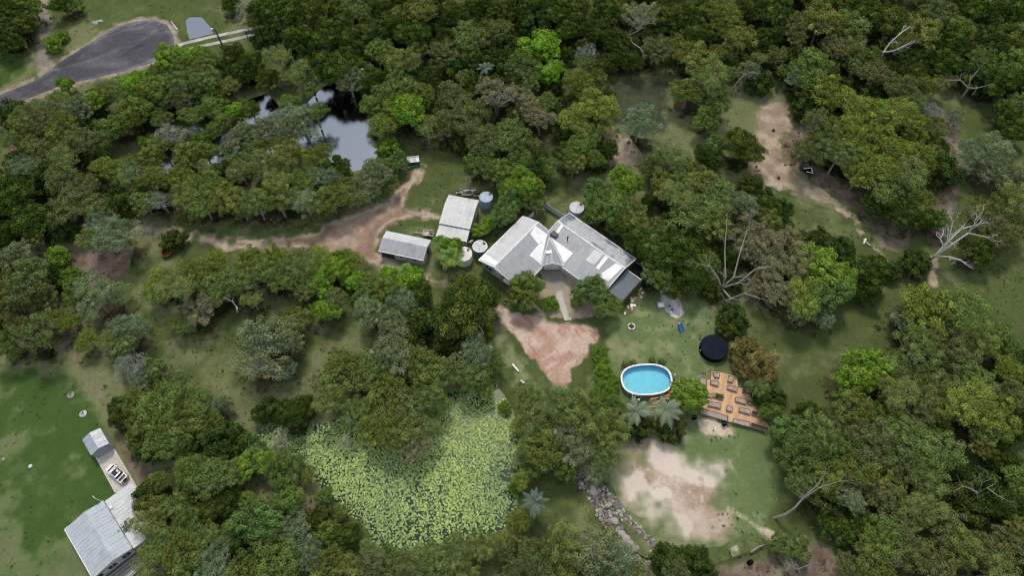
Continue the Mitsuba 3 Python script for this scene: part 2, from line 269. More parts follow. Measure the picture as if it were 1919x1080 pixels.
struct('bare_ground', unary_union([poly([(1470, 250), (1560, 330), (1660, 360), (1720, 420), (1700, 480), (1650, 470), (1610, 400), (1500, 340)], 2.0), poly([(1735, 200), (1800, 210), (1810, 330), (1770, 480), (1735, 470), (1750, 330)], 2.0), poly([(1420, 185), (1500, 180), (1530, 260), (1500, 330), (1430, 340)], 2.0), poly([(140, 420), (260, 410), (240, 520), (160, 560), (100, 540)], 2.0)]), .0065, 'm_brown_path')
struct('tan_clearing', unary_union([poly([(1120, 245), (1175, 250), (1205, 290), (1195, 316), (1140, 312)], 1.0), poly([(1750, 280), (1790, 280), (1800, 330), (1760, 345)], 1.0), poly([(1735, 470), (1765, 470), (1760, 540), (1738, 540)], 1.0)]), .012, 'm_tan')
struct('dull_clearing', poly([(1120, 140), (1265, 145), (1260, 255), (1200, 260), (1140, 230)], 2.0), .008, 'm_shaded_lawn')
struct('neighbour_lawn', poly([(-200, 700), (60, 682), (140, 690), (172, 722), (205, 782), (238, 845), (268, 905), (230, 1000), (250, 1130), (-200, 1180)], 1.5), .01, 'm_vivid')
struct('boundary_path', band([(95, 590), (125, 640), (155, 690), (185, 740), (215, 790), (238, 835), (262, 885), (280, 930)], [6.0, 5.0, 2.2, 2.0, 2.2, 3.6, 4.5, 4.0]), .02, 'm_brown_path')
struct('bush_track', unary_union([band([(0, 205), (15, 250), (30, 300), (20, 345)], [3.5, 4, 3, 3]), band([(560, 945), (600, 985), (650, 1030)], [4, 4, 3.5]), poly([(1460, 1030), (1540, 1010), (1600, 1060), (1590, 1110), (1320, 1110), (1320, 1060)], 1.0)]), .02, 'm_brown_path')
put('concrete_slab', MB().slab([[*p, .09] for p in P([(178, 856), (215, 924), (262, 921), (212, 836)])], .2), 'm_concrete'); tag('concrete_slab', kind='structure')

# ------------------------------------------------------------------ buildings
class Frame:
    """a right-angled plan: origin, long direction u, cross direction w (from three corners in the photograph at height z)"""
    def __init__(self, o, a, b, z, la=None, lb=None):
        o, a, b = at(*o, z)[:2], at(*a, z)[:2], at(*b, z)[:2]
        u, w = a - o, b - o
        self.la, self.lb = la or np.linalg.norm(u), lb or np.linalg.norm(w)
        u, w = u / np.linalg.norm(u), w / np.linalg.norm(w)
        s = np.sign(u[0] * w[1] - u[1] * w[0])
        m = u + s * np.array([w[1], -w[0]]); self.u = m / np.linalg.norm(m); self.w = s * np.array([-self.u[1], self.u[0]])
        self.o = o
    def __call__(self, a, b, z): return np.array([*(self.o + self.u * a + self.w * b), z])
    def ang(self): return math.atan2(self.u[1], self.u[0])
    def inv(self, p): d = np.asarray(p)[:2] - self.o; return np.array([d @ self.u, d @ self.w])
    def box(self, mb, a0, a1, b0, b1, z0, z1):
        return mb.hexa([self(a0, b0, z0), self(a1, b0, z0), self(a1, b1, z0), self(a0, b1, z0)], [self(a0, b0, z1), self(a1, b0, z1), self(a1, b1, z1), self(a0, b1, z1)])

def plane_sheets(fr, a0, a1, b0, z0, b1, z1, n, mats, parent, th=.05, along='a'):
    """one roof slope from (b0, z0) to (b1, z1), laid as n sheets side by side along a, each with a raised seam"""
    e = np.linspace(a0, a1, n + 1)
    for i in range(n):
        g = .012; lift = .006 * ((i * 7) % 3)
        m = MB().slab([fr(e[i] + g, b0, z0 + lift), fr(e[i + 1] - g, b0, z0 + lift), fr(e[i + 1] - g, b1, z1 + lift), fr(e[i] + g, b1, z1 + lift)], th)
        for k in (.02, .5):
            x = e[i] + (e[i + 1] - e[i]) * k + .03
            m.slab([fr(x, b0, z0 + lift + .045), fr(x + .06, b0, z0 + lift + .045), fr(x + .06, b1, z1 + lift + .045), fr(x, b1, z1 + lift + .045)], .05)
        put('sheet', m, mats[i % len(mats)], parent)
def patch(fr, pts, zf, mat_, parent, label=None):
    """a differently coloured roof sheet lying on a slope; zf(a, b) is the slope's height"""
    q = [fr(a, b, zf(a, b) + .085) for a, b in pts]
    k = put('sheet', MB().slab(q, .04), mat_, parent)
    if label: labels[k] = {'label': label}
def window(fr, parent, side, c, w, z0, z1, off, m='m_glass'):
    """a framed window on a wall: side 'a' = wall at constant a (off), 'b' = wall at constant b; c = centre along it"""
    d = .03 if (off[1] > 0) else -.03
    pos = off[0]
    def bx(x0, x1, za, zb, t): 
        mb = MB()
        lo, hi = sorted((pos + d * .2, pos + d * t))
        return fr.box(mb, lo, hi, x0, x1, za, zb) if side == 'a' else fr.box(mb, x0, x1, lo, hi, za, zb)
    key = put('window', bx(c - w / 2, c + w / 2, z0, z1, 1.0), 'm_white', parent)
    n = max(1, round(w / .9))
    for i in range(n):
        x0 = c - w / 2 + .06 + i * (w - .06) / n
        put('pane', bx(x0, x0 + (w - .06) / n - .06, z0 + .06, z1 - .06, 1.6), m, key)
    return key

# --- the main house: two gabled wings that meet in a V, with a porch between them
EV = 2.9
house = thing('main_house', 'large pale metal-roofed house with two wings meeting at an entry porch', 'house')
LW = Frame((897.4, 487.8), (978.9, 404.8), (974, 544), EV)
RW = Frame((1067.4, 400.2), (1189.6, 488.0), (1028, 440), EV, lb=None)
rc = RW.inv(at(1128, 554, EV)); RW.lb = rc[1]
RIDGE = 4.35
def wing(fr, rb, matsA, matsB, nA):
    ra = rb * fr.lb
    zf = lambda a, b: EV + (RIDGE - EV) * (b / ra if b < ra else (fr.lb - b) / (fr.lb - ra))
    rf = put('roof', fr.box(MB(), .35, fr.la - .35, .35, fr.lb - .35, 2.62, 2.8), 'm_white', house)
    plane_sheets(fr, 0, fr.la, 0, EV, ra, RIDGE, nA, matsA, rf)
    plane_sheets(fr, 0, fr.la, fr.lb, EV, ra, RIDGE, nA, matsB, rf)
    put('ridge_cap', MB().hexa([fr(-.05, ra - .22, RIDGE + .0), fr(fr.la + .05, ra - .22, RIDGE), fr(fr.la + .05, ra + .22, RIDGE), fr(-.05, ra + .22, RIDGE)], [fr(-.05, ra - .03, RIDGE + .13), fr(fr.la + .05, ra - .03, RIDGE + .13), fr(fr.la + .05, ra + .03, RIDGE + .13), fr(-.05, ra + .03, RIDGE + .13)]), 'm_gutter', rf)
    for b0, b1 in ((-.16, -.02), (fr.lb + .02, fr.lb + .16)): put('gutter', fr.box(MB(), -.08, fr.la + .08, b0, b1, EV - .14, EV + .02), 'm_gutter', rf)
    for a0, a1 in ((-.10, .02), (fr.la - .02, fr.la + .10)):
        m = MB()
        m.hexa([fr(a0, 0, EV - .16), fr(a1, 0, EV - .16), fr(a1, ra, RIDGE - .16), fr(a0, ra, RIDGE - .16)], [fr(a0, 0, EV + .10), fr(a1, 0, EV + .10), fr(a1, ra, RIDGE + .10), fr(a0, ra, RIDGE + .10)])
        m.hexa([fr(a0, ra, RIDGE - .16), fr(a1, ra, RIDGE - .16), fr(a1, fr.lb, EV - .16), fr(a0, fr.lb, EV - .16)], [fr(a0, ra, RIDGE + .10), fr(a1, ra, RIDGE + .10), fr(a1, fr.lb, EV + .10), fr(a0, fr.lb, EV + .10)])
        put('barge_board', m, 'm_white', rf)
    I = .45
    w = put('wall', fr.box(MB(), I, fr.la - I, I, fr.lb - I, -.1, 2.61), 'm_wall_blue' if fr is LW else 'm_wall', house)
    for a in (I - .02, fr.la - I + .02):   # gable triangles
        m = MB().hexa([fr(a - .05, I, 2.81), fr(a + .05, I, 2.81), fr(a + .05, fr.lb - I, 2.81), fr(a - .05, fr.lb - I, 2.81)], [fr(a - .05, ra - .05, RIDGE - .12), fr(a + .05, ra - .05, RIDGE - .12), fr(a + .05, ra + .05, RIDGE - .12), fr(a - .05, ra + .05, RIDGE - .12)])
        put('gable', m, 'm_wall_blue' if fr is LW else 'm_wall', w)
    return zf, rf, w, ra
zl, rl, wl, ral = wing(LW, .37, ['m_roof_warm', 'm_roof_light'], ['m_roof_shaded'], 12)  # paler slope faces the sun: lit and shaded sides put into sheet colours
zr, rr, wr, rar = wing(RW, .36, ['m_roof_stain', 'm_roof_stain'], ['m_roof_shaded', 'm_roof_shaded', 'm_roof_shaded_b'], 14)
def on(fr, zf, pts):
    out = []
    for x, y in pts:
        z = EV + .5
        for _ in range(6): p = fr.inv(at(x, y, z)); z = zf(*p)
        out.append(tuple(p))
    return out
def zo(x0, y0, k, pts): return [(x0 + x / k, y0 + y / k) for x, y in pts]
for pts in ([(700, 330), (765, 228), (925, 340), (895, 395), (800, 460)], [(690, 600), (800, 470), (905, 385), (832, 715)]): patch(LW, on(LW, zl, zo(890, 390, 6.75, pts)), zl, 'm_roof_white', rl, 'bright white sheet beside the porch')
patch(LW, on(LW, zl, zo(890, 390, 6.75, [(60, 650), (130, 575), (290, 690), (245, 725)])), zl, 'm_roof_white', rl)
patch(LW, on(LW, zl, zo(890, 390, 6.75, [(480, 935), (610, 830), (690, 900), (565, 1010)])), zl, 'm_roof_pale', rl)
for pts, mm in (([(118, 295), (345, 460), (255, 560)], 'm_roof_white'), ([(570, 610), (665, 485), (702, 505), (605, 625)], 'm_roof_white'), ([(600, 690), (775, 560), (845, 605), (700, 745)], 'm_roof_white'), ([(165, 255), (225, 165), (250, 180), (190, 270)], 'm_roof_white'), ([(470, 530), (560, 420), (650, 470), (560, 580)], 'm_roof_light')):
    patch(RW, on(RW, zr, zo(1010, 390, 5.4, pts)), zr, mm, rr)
a, b = on(RW, zr, [(1063.5, 450)])[0]; c = RW(a, b, zr(a, b))
put('vent_pipe', MB().tube([c, c + [0, 0, .9]], .11, 8).lathe([[0, .95], [.2, .9], [.16, 1.05], [0, 1.12]], c, 10), 'm_dark', rr)
a, b = on(RW, zr, [(1038.5, 441)])[0]; RW.box(m := MB(), a - .7, a + .7, b - .55, b + .55, zr(a, b), zr(a, b) + .55); put('roof_cooler', m, 'm_dark', rr)
# windows and doors
for c in (2.2, 4.6, 7.2, 9.3): window(LW, wl, 'a', c, 1.7 if c != 7.2 else 1.2, .95, 2.1, (.45, -1), 'm_glass' if c != 4.6 else 'm_white')
put('awning', LW.box(MB(), -.25, .43, 3.6, 5.6, 1.95, 2.02), 'm_wall_grey', wl); put('awning', LW.box(MB(), -.25, .43, 6.4, 8.0, 2.05, 2.12), 'm_white', wl)
for c in (1.4, 3.2): window(LW, wl, 'b', c, 1.3, .95, 2.1, (LW.lb - .45, 1))
for c in (RW.la - 2.2, RW.la - 5.0): window(RW, wr, 'b', c, 1.6, .95, 2.1, (RW.lb - .45, 1))
for c in (3.5, 7.5, 11.5): window(RW, wr, 'b', c, 1.5, .95, 2.1, (.45, -1))
# porch
E1, E2, AP, F0 = at(1013.5, 498, 2.95), at(1057, 498, 2.95), at(1029.6, 443, RIDGE + .1), at(1035, 493.5, 3.75)
AP = at(1029.6, 446, 4.15)
pr = put('porch_roof', MB().hexa([E1 - [0, 0, .14], E2 - [0, 0, .14], E2 - [0, -.15, .14], E1 - [0, -.15, .14]], [E1 + [0, 0, .02], E2 + [0, 0, .02], E2 + [0, .15, .02], E1 + [0, .15, .02]]), 'm_white', house)
for A in (E1, E2):
    n = 5
    for i in range(n):
        t0, t1 = i / n, (i + 1) / n
        q = [AP + (A - AP) * 1.0 * 0 + (F0 - AP) * 0, F0 + (A - F0) * t0, F0 + (A - F0) * t1]
        q = [AP + [0, 0, .12 + .004 * i], q[1] + [0, 0, .12 + .004 * i], q[2] + [0, 0, .12 + .004 * i]]
        put('sheet', MB().slab(q, .05), 'm_roof_grey' if i % 2 else 'm_roof_zinc', pr)
    d = A - AP; put('flashing', MB().slab([AP + [-.12, 0, .16], AP + [.12, 0, .16], A + [.14, 0, .17], A + [-.14, 0, .17]], .05), 'm_roof_light', pr)
s1 = at(1024, 470, 3.9); put('skylight', MB().box(at(1028.5, 473, 3.95) + [0, 0, .12], (1.2, .7, .1), .2), 'm_white', pr)
FL, FR_ = np.array([E1[0] + .3, E1[1] + .9, 0]), np.array([E2[0] - .3, E2[1] + .9, 0])
m = MB(); m.hexa([FL, FR_, FR_ + [0, .12, 0], FL + [0, .12, 0]], [FL + [0, 0, 2.8], FR_ + [0, 0, 2.8], FR_ + [0, .12, 2.8], FL + [0, .12, 2.8]])
pw = put('porch_wall', m, 'm_wall', house)
m = MB(); G = (FL + FR_) / 2; m.hexa([FL + [0, -.02, 2.81], FR_ + [0, -.02, 2.81], FR_ + [0, .1, 2.81], FL + [0, .1, 2.81]], [[F0[0] - .1, FL[1] - .02, 3.5], [F0[0] + .1, FL[1] - .02, 3.5], [F0[0] + .1, FL[1] + .1, 3.5], [F0[0] - .1, FL[1] + .1, 3.5]])
put('porch_gable', m, 'm_dark', pw)
dw = (FR_[0] - FL[0] - .9) / 4
for i in range(4): put('door', MB().box([FL[0] + .45 + dw * (i + .5), FL[1] - .05, 1.12], (dw - .06, .08, 2.2)), 'm_white', pw)
for p in (E1 + [.15, .05, 0], E2 + [-.15, .05, 0]): put('post', MB().tube([[p[0], p[1], 0], [p[0], p[1], 2.85]], .07, 6), 'm_white', house)
for p, q in ((E1, F0), (E2, F0)): put('barge_board', MB().hexa([p + [0, -.1, -.1], q + [0, -.1, -.1], q + [0, 0, -.1], p + [0, 0, -.1]], [p + [0, -.1, .14], q + [0, -.1, .14], q + [0, 0, .14], p + [0, 0, .14]]), 'm_white', pr)
# slate-grey lean-to at the right end, and the shade frame behind it
x0, x1 = RW.inv(at(1139.6, 545.6, 2.6)), RW.inv(at(1175.7, 506.7, 2.6)); dep = 3.6
an = put('annexe', RW.box(MB(), RW.la + .12, RW.la + dep - .25, x1[1] + .2, x0[1] - .2, -.1, 2.2), 'm_brick', house); labels[an] = {'label': 'slate grey lean-to at the right end of the house'}
e = np.linspace(x1[1], x0[1], 6)
for i in range(5): put('sheet', MB().slab([RW(RW.la + .13, e[i] + .01, 2.7), RW(RW.la + .13, e[i + 1] - .01, 2.7), RW(RW.la + dep, e[i + 1] - .01, 2.38), RW(RW.la + dep, e[i] + .01, 2.38)], .05), 'm_roof_slate', an)
put('barge_board', RW.box(MB(), RW.la + .12, RW.la + dep + .05, x1[1] - .14, x1[1] - .01, 2.42, 2.62), 'm_white', an)
put('window', RW.box(MB(), RW.la + dep - .24, RW.la + dep - .2, x1[1] + 1.0, x1[1] + 2.6, .9, 1.9), 'm_glass', an)
sf = put('shade_frame', RW.box(MB(), RW.la + .3, RW.la + dep - .1, .1, x1[1] - .3, 2.1, 2.14), 'm_black', house); labels[sf] = {'label': 'black shade cloth over the corner beside the lean-to'}
for a_, b_ in ((RW.la + dep - .1, .1), (RW.la + dep - .1, x1[1] - .3)): put('post', MB().tube([RW(a_, b_, 0), RW(a_, b_, 2.2)], .05), 'm_galv', sf)
put('rail', MB().tube([RW(RW.la + dep - .1, .1, 2.2), RW(RW.la + dep - .1, x1[1] - .3, 2.2)], .05), 'm_galv', sf); put('rail', MB().tube([RW(RW.la + .3, .1, 2.2), RW(RW.la + dep - .1, .1, 2.2)], .05), 'm_galv', sf)
put('side_step', RW.box(MB(), -1.6, -.2, 2.2, 4.6, 0, .35), 'm_wall', house)

# yard fences behind the house
def fence(label, pts, h, m, n, post=True, name='fence', rails=0):
    k = thing(name, label, 'fence'); q = P(pts)
    L = np.concatenate([[0], np.cumsum(np.linalg.norm(np.diff(q, axis=0), axis=1))])
    tt = np.linspace(0, L[-1], n + 1); qq = np.stack([np.interp(tt, L, q[:, i]) for i in (0, 1)], 1)
    for i in range(n):
        a, b = np.array([*qq[i], 0]), np.array([*qq[i + 1], 0]); d = (b - a) / np.linalg.norm(b - a); w = np.array([-d[1], d[0], 0]) * .03
        if rails:
            for r in range(rails): z = h * (r + .6) / rails; put('rail', MB().tube([a + [0, 0, z], b + [0, 0, z]], .04, 5), m, k)
        else:
            a, b = a + d * .05, b - d * .05
            put('panel', MB().hexa([a - w + [0, 0, .05], b - w + [0, 0, .05], b + w + [0, 0, .05], a + w + [0, 0, .05]], [a - w + [0, 0, h], b - w + [0, 0, h], b + w + [0, 0, h], a + w + [0, 0, h]]), m, k)
    for p in qq if post else []: put('post', MB().box([*p, h / 2 + .03], (.08, .08, h + .06)), m, k)
    return k
fence('long pale grey panel fence running back from the right wing', [(1019, 388), (1063, 416)], 1.8, 'm_tank_grey', 6)
fence('short pale grey panel fence behind the top corner of the left wing', [(981, 424), (1000, 405)], 1.8, 'm_tank_grey', 3)
k = thing('clothes_line', 'small white frame clothes line in the fenced yard behind the house', 'clothes line')
c = at(1013, 402)
for s in (-.9, .9): put('post', MB().tube([c + [s, 0, 0], c + [s, 0, 1.9]], .045), 'm_white', k)
put('crossbar', MB().tube([c + [-.95, 0, 1.9], c + [.95, 0, 1.9]], .045), 'm_white', k)

# --- long shed
SH = Frame((724.2, 432.5), (807, 452.5), (710.5, 470), 2.5)
shed = thing('long_shed', 'long low shed with pale lit and grey shaded gable roof slopes beside the clay driveway', 'shed')
w = put('wall', SH.box(MB(), .2, SH.la - .2, .25, SH.lb - .25, -.1, 2.44), 'm_wall', shed)
for c in (4.6, 7.6): window(SH, w, 'b', c, .75, 1.1, 1.9, (SH.lb - .25, 1), 'm_dark')
put('open_bay', SH.box(MB(), .35, 3.2, SH.lb - .25, SH.lb - .2, .1, 2.2), 'm_dark', w)
put('door', SH.box(MB(), SH.la - .2, SH.la - .15, 1.5, 2.5, 0, 2.05), 'm_dark', w)
rf = put('roof', SH.box(MB(), .1, SH.la - .1, SH.lb * .42 - .1, SH.lb * .42 + .1, 2.46, 3.0), 'm_galv', shed)
plane_sheets(SH, 0, SH.la, 0, 2.5, SH.lb * .45, 3.25, 8, ['m_roof_light'], rf)  # sunward slope pale, near slope grey: light and shade put into the colours
plane_sheets(SH, 0, SH.la, SH.lb, 2.5, SH.lb * .45, 3.25, 8, ['m_roof_shaded'], rf)
put('gutter', SH.box(MB(), 0, SH.la, SH.lb + .02, SH.lb + .14, 2.34, 2.48), 'm_gutter', rf)
for a in (.18, SH.la - .18):
    put('gable', MB().hexa([SH(a - .04, .25, 2.45), SH(a + .04, .25, 2.45), SH(a + .04, SH.lb - .25, 2.45), SH(a - .04, SH.lb - .25, 2.45)], [SH(a - .04, SH.lb * .45 - .05, 3.15), SH(a + .04, SH.lb * .45 - .05, 3.15), SH(a + .04, SH.lb * .45 + .05, 3.15), SH(a - .04, SH.lb * .45 + .05, 3.15)]), 'm_wall', w)
k = tag(put('bucket', MB().lathe([[0, 0], [.2, 0], [.26, .6], [0, .6]], at(717, 479), 12), 'm_white'), 'white drum at the open end of the long shed', 'drum')

# --- workshop with a lower front roof
WS = Frame((840.8, 365), (897.5, 376.7), (818, 437), 3.2)
split = WS.inv(at(822, 418, 3.0))[1]
ws = thing('workshop', 'white-roofed workshop in two stepped roof sections beside the blue tank', 'shed')
w = put('wall', WS.box(MB(), .25, WS.la - .25, .25, split - .1, -.1, 3.0), 'm_wall_grey', ws)
w2 = put('wall', WS.box(MB(), .25, WS.la - .25, split - .08, WS.lb - .2, -.1, 2.35), 'm_wall_grey', ws)
for c in (2.0, 4.8): put('roller_door', WS.box(MB(), WS.la - .25, WS.la - .2, c - 1.1, c + 1.1, 0, 2.4), 'm_galv', w)
put('opening', WS.box(MB(), 1.0, WS.la - 1.0, WS.lb - .2, WS.lb - .15, .1, 1.9), 'm_dark', w2)
for i in range(5): put('girt', WS.box(MB(), WS.la - .25, WS.la - .18, 1.2 + i * 1.3, 1.3 + i * 1.3, 0, 2.9), 'm_gutter', w)
rf = put('roof', WS.box(MB(), .1, WS.la - .1, split * .38 - .06, split * .38 + .06, 3.05, 3.7), 'm_galv', ws)
plane_sheets(WS, 0, WS.la, 0, 3.2, split * .38, 3.85, 7, ['m_roof_light'], rf)
plane_sheets(WS, 0, WS.la, split + .15, 3.1, split * .38, 3.85, 7, ['m_roof_light'], rf)
rf2 = put('lower_roof', WS.box(MB(), .1, WS.la - .1, split, split + .1, 2.4, 2.72), 'm_dark', ws)
plane_sheets(WS, .05, WS.la - .05, split + .12, 2.78, WS.lb, 2.42, 7, ['m_roof_light'], rf2)
put('gutter', WS.box(MB(), 0, WS.la, WS.lb + .02, WS.lb + .15, 2.26, 2.40), 'm_gutter', rf2)

# --- water tanks
def tank(px, py, d, h, m, label, lid=None, ring=None, wall=None):
    """px, py = the middle of its top in the photograph"""
    k = thing('water_tank', label, 'water tank'); c = at(px, py, h); c[2] = 0; r = d / 2
    prof = [[r, 0]]
    for i in range(9): z = h * .9 * i / 8; prof += [[r, z], [r + .025, z + h * .05]]
    put('wall', MB().lathe(prof + [[r, h * .97]], c, 40), wall or m, k, smooth=40)
    put('top', MB().lathe([[r + .01, h * .965], [r + .01, h], [r * .94, h + .03], [r * .45, h + .14], [0, h + .2]], c, 40), lid or m, k, smooth=25)
    if ring: put('rim', MB().lathe([[r - .05, h - .02], [r + .07, h - .02], [r + .07, h + .09], [r - .05, h + .09]], c, 40), ring, k)
    put('manhole', MB().lathe([[.3, h + .02], [.3, h + .2], [.24, h + .22], [0, h + .22]], c + [r * .55, r * .5, 0], 16), 'm_dark', k)
    for q in range(3):
        a = q * 2.09 + .4; put('rib', MB().tube([c + [0, 0, h + .22], c + [r * .9 * math.cos(a), r * .9 * math.sin(a), h + .07]], .035, 4), wall or m, k)
    put('pipe', MB().tube([c + [-r - .08, .2, 0], c + [-r - .08, .2, h + .1], c + [-r + .3, .2, h + .15]], .05), 'm_white', k)
tank(911, 369, 2.9, 2.6, 'm_tank_blue', 'pale blue round water tank at the back corner of the workshop')
tank(1081, 389, 3.0, 2.4, 'm_tank_grey', 'grey-lidded round water tank behind the right wing of the house', ring='m_tank_grey', wall='m_galv')
tank(868, 476, 3.6, 2.3, 'm_tank_white', 'wide white round water tank half covered by a palm between shed and house')
tank(899.5, 462, 2.9, 2.5, 'm_tank_grey', 'round water tank with white rim and green side at the left corner of the house', ring='m_white', wall='m_tank_green')
k = thing('round_black_tank', 'large round black covered tank on the lawn below the play frame', 'tank')
c = at(1339, 650.5, 1.5); c[2] = 0; n = 24
an = np.arange(n) * 2 * np.pi / n
put('wall', MB().lathe([[2.6, 0], [2.6, 1.42]], c, n), 'm_black', k)
put('cover', MB().lathe([[2.63, 1.30], [2.63, 1.46], [2.5, 1.5], [1.2, 1.62], [0, 1.68]], c, n), 'm_black_top', k, smooth=20)
for a in an[::2]: put('strap', MB().box(c + [2.62 * math.cos(a), 2.62 * math.sin(a), .7], (.06, .10, 1.4), a), 'm_black', k)
put('valve', MB().box(c + [-2.62, -.45, .95], (.14, .2, .2)), 'm_white', k)

# --- the neighbour's place at the bottom left
NH = Frame((193.6, 939.7), (245, 1031), (122.8, 994), 3.0)
NH.la *= 1.0
nh = thing('neighbour_house', 'grey-roofed neighbouring house cut by the bottom edge of the photo', 'house')
w = put('wall', NH.box(MB(), .5, NH.la - .4, .4, NH.lb - .4, -.1, 2.7), 'm_wall', nh)
rf = put('roof', NH.box(MB(), .3, NH.la - .3, .3, NH.lb - .3, 2.72, 2.88), 'm_white', nh)
plane_sheets(NH, 0, NH.la, NH.lb, 3.0, NH.lb * .42, 3.9, 8, ['m_roof_pale'], rf)  # paler than the other slope: its sheen put into the sheet colour
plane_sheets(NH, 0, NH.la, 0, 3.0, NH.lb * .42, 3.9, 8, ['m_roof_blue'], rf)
put('gutter', NH.box(MB(), 0, NH.la, NH.lb + .02, NH.lb + .16, 2.86, 3.02), 'm_gutter', rf)
put('barge_board', NH.box(MB(), -.12, -.01, 0, NH.lb, 2.85, 3.02), 'm_gutter', rf)
m = MB().hexa([NH(NH.la - .42, .4, 2.71), NH(NH.la - .36, .4, 2.71), NH(NH.la - .36, NH.lb - .4, 2.71), NH(NH.la - .42, NH.lb - .4, 2.71)], [NH(NH.la - .42, NH.lb * .4, 3.78), NH(NH.la - .36, NH.lb * .4, 3.78), NH(NH.la - .36, NH.lb * .44, 3.78), NH(NH.la - .42, NH.lb * .44, 3.78)])
put('gable', m, 'm_wall_blue', w)
for c in (1.6, 4.0, 6.4): window(NH, w, 'a', c, 1.5, .9, 2.1, (NH.la - .4, 1))
b1 = -NH.inv(at(250.5, 912, 2.9))[1]; 
cp = put('side_roof', NH.box(MB(), .6, NH.la - .2, -b1 + .3, -.2, 2.5, 2.56), 'm_white', nh); labels[cp] = {'label': 'whiter flat roof joined to the right side'}
plane_sheets(NH, .1, NH.la + .1, -.1, 2.9, -b1, 2.66, 8, ['m_roof_light'], cp)
put('wall', NH.box(MB(), .7, NH.la - .6, -b1 + .4, .38, -.1, 2.48), 'm_wall', nh)
vd = put('verandah', NH.box(MB(), NH.la, NH.la + 2.6, -b1 + .5, NH.lb - .5, .0, .35), 'm_timber', nh)
for i in range(9): put('board', NH.box(MB(), NH.la + .05 + i * .29, NH.la + .31 + i * .29, -b1 + .5, NH.lb - .5, .352, .38), 'm_timber' if i % 2 else 'm_wall_grey', vd)
put('rail', MB().tube([NH(NH.la + 2.6, -b1 + .5, 1.3), NH(NH.la + 2.6, NH.lb - .5, 1.3)], .06), 'm_white', vd)
for t in np.linspace(-b1 + .5, NH.lb - .5, 7): put('post', MB().tube([NH(NH.la + 2.6, t, 0), NH(NH.la + 2.6, t, 1.3)], .05), 'm_white', vd)
put('vent', MB().lathe([[.22, 0], [.22, .3], [.34, .32], [.2, .5], [0, .55]], NH(1.9, -.5, 2.85), 14), 'm_white', cp)
k = thing('flood_light_pole', 'thin white pole at the top corner of the neighbouring house', 'pole')
c = NH(-.5, .4, 0); put('mast', MB().tube([c, c + [0, 0, 4.6]], [.06, .05]), 'm_white', k); put('bracket', MB().tube([c + [0, 0, 4.55], c + [-.4, .3, 4.7]], .05), 'm_white', k)
k = tag(put('gas_cylinder', MB().lathe([[0, 0], [.25, 0], [.25, .9], [.1, 1.15], [.1, 1.25], [0, 1.25]], at(258, 919), 14), 'm_white', smooth=30), 'white cylinder at the corner where slab meets the neighbouring roof', 'cylinder')

GS = Frame((153.9, 824.4), (171.4, 853.6), (188, 803), 2.4)
gs = thing('garden_shed', 'small grey gabled metal shed at the end of the concrete slab', 'shed')
w = put('wall', GS.box(MB(), .08, GS.la - .08, .08, GS.lb - .08, 0, 2.36), 'm_wall_grey', gs)
rf = put('roof', GS.box(MB(), .1, GS.la - .1, GS.lb * .5 - .05, GS.lb * .5 + .05, 2.4, 2.9), 'm_galv', gs)
plane_sheets(GS, 0, GS.la, 0, 2.4, GS.lb * .5, 3.0, 4, ['m_roof_blue', 'm_roof_zinc'], rf)  # darker than the opposite slope: its shade put into the sheet colours
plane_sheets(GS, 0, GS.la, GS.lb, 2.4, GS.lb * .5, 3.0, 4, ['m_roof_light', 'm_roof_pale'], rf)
put('door', GS.box(MB(), GS.la - .08, GS.la - .04, .5, GS.lb - .5, .05, 2.1), 'm_wall_blue', w)
for a in (.1, GS.la - .1): put('gable', MB().hexa([GS(a - .03, .1, 2.37), GS(a + .03, .1, 2.37), GS(a + .03, GS.lb - .1, 2.37), GS(a - .03, GS.lb - .1, 2.37)], [GS(a - .03, GS.lb * .5 - .05, 2.92), GS(a + .03, GS.lb * .5 - .05, 2.92), GS(a + .03, GS.lb * .5 + .05, 2.92), GS(a - .03, GS.lb * .5 + .05, 2.92)]), 'm_wall_grey', w)

# --- the car on the slab (local: x forward, y left)
def local(mb, o, ang):
    v, f = mb.mesh(); c, s = math.cos(ang), math.sin(ang)
    return (np.column_stack([v[:, 0] * c - v[:, 1] * s, v[:, 0] * s + v[:, 1] * c, v[:, 2]]) + o, f)
def rounded(outline, zs, insets, k=3):
    """a body lofted through one rounded outline, inset by each value at each height"""
    g = sg.Polygon(outline); mb = MB(); ring = []
    for z, i in zip(zs, insets):
        h = g.buffer(-i - .12).buffer(.12, quad_segs=3)
        p = np.array([h.exterior.interpolate(t, normalized=True).coords[0] for t in np.linspace(0, 1, 48, endpoint=False)])
        ring.append(np.column_stack([p, np.full(48, z)]))
    f = [[a * 48 + j, a * 48 + (j + 1) % 48, (a + 1) * 48 + (j + 1) % 48, (a + 1) * 48 + j] for a in range(len(ring) - 1) for j in range(48)]
    v = np.vstack(ring + [ring[-1].mean(0, keepdims=True)]); n = len(ring)
    mb.add(v, f); mb.add(v[(n - 1) * 48:], [[j, (j + 1) % 48, 48] for j in range(48)])
    return mb
car = thing('parked_car', 'white open-backed car with dark cabin parked on the concrete slab', 'car')
co, ca = at(221, 889, .4) * [1, 1, 0] + [0, 0, .09], math.atan2(*(at(203, 876) - at(239, 906))[[1, 0]])
def cput(n, mb, m, par=car, **k): return put(n, local(mb, co, ca), m, par, **k)
ol = [(-2.05, -.85), (1.85, -.85), (2.1, -.55), (2.1, .55), (1.85, .85), (-2.05, .85)]
body = cput('body', rounded(ol, [.3, .42, .75, .92, .98], [.06, .0, .0, .05, .16]), 'm_car', smooth=30)
cput('bonnet_strip', MB().box((1.35, 0, 1.0), (.26, 1.35, .03)), 'm_dark', body)
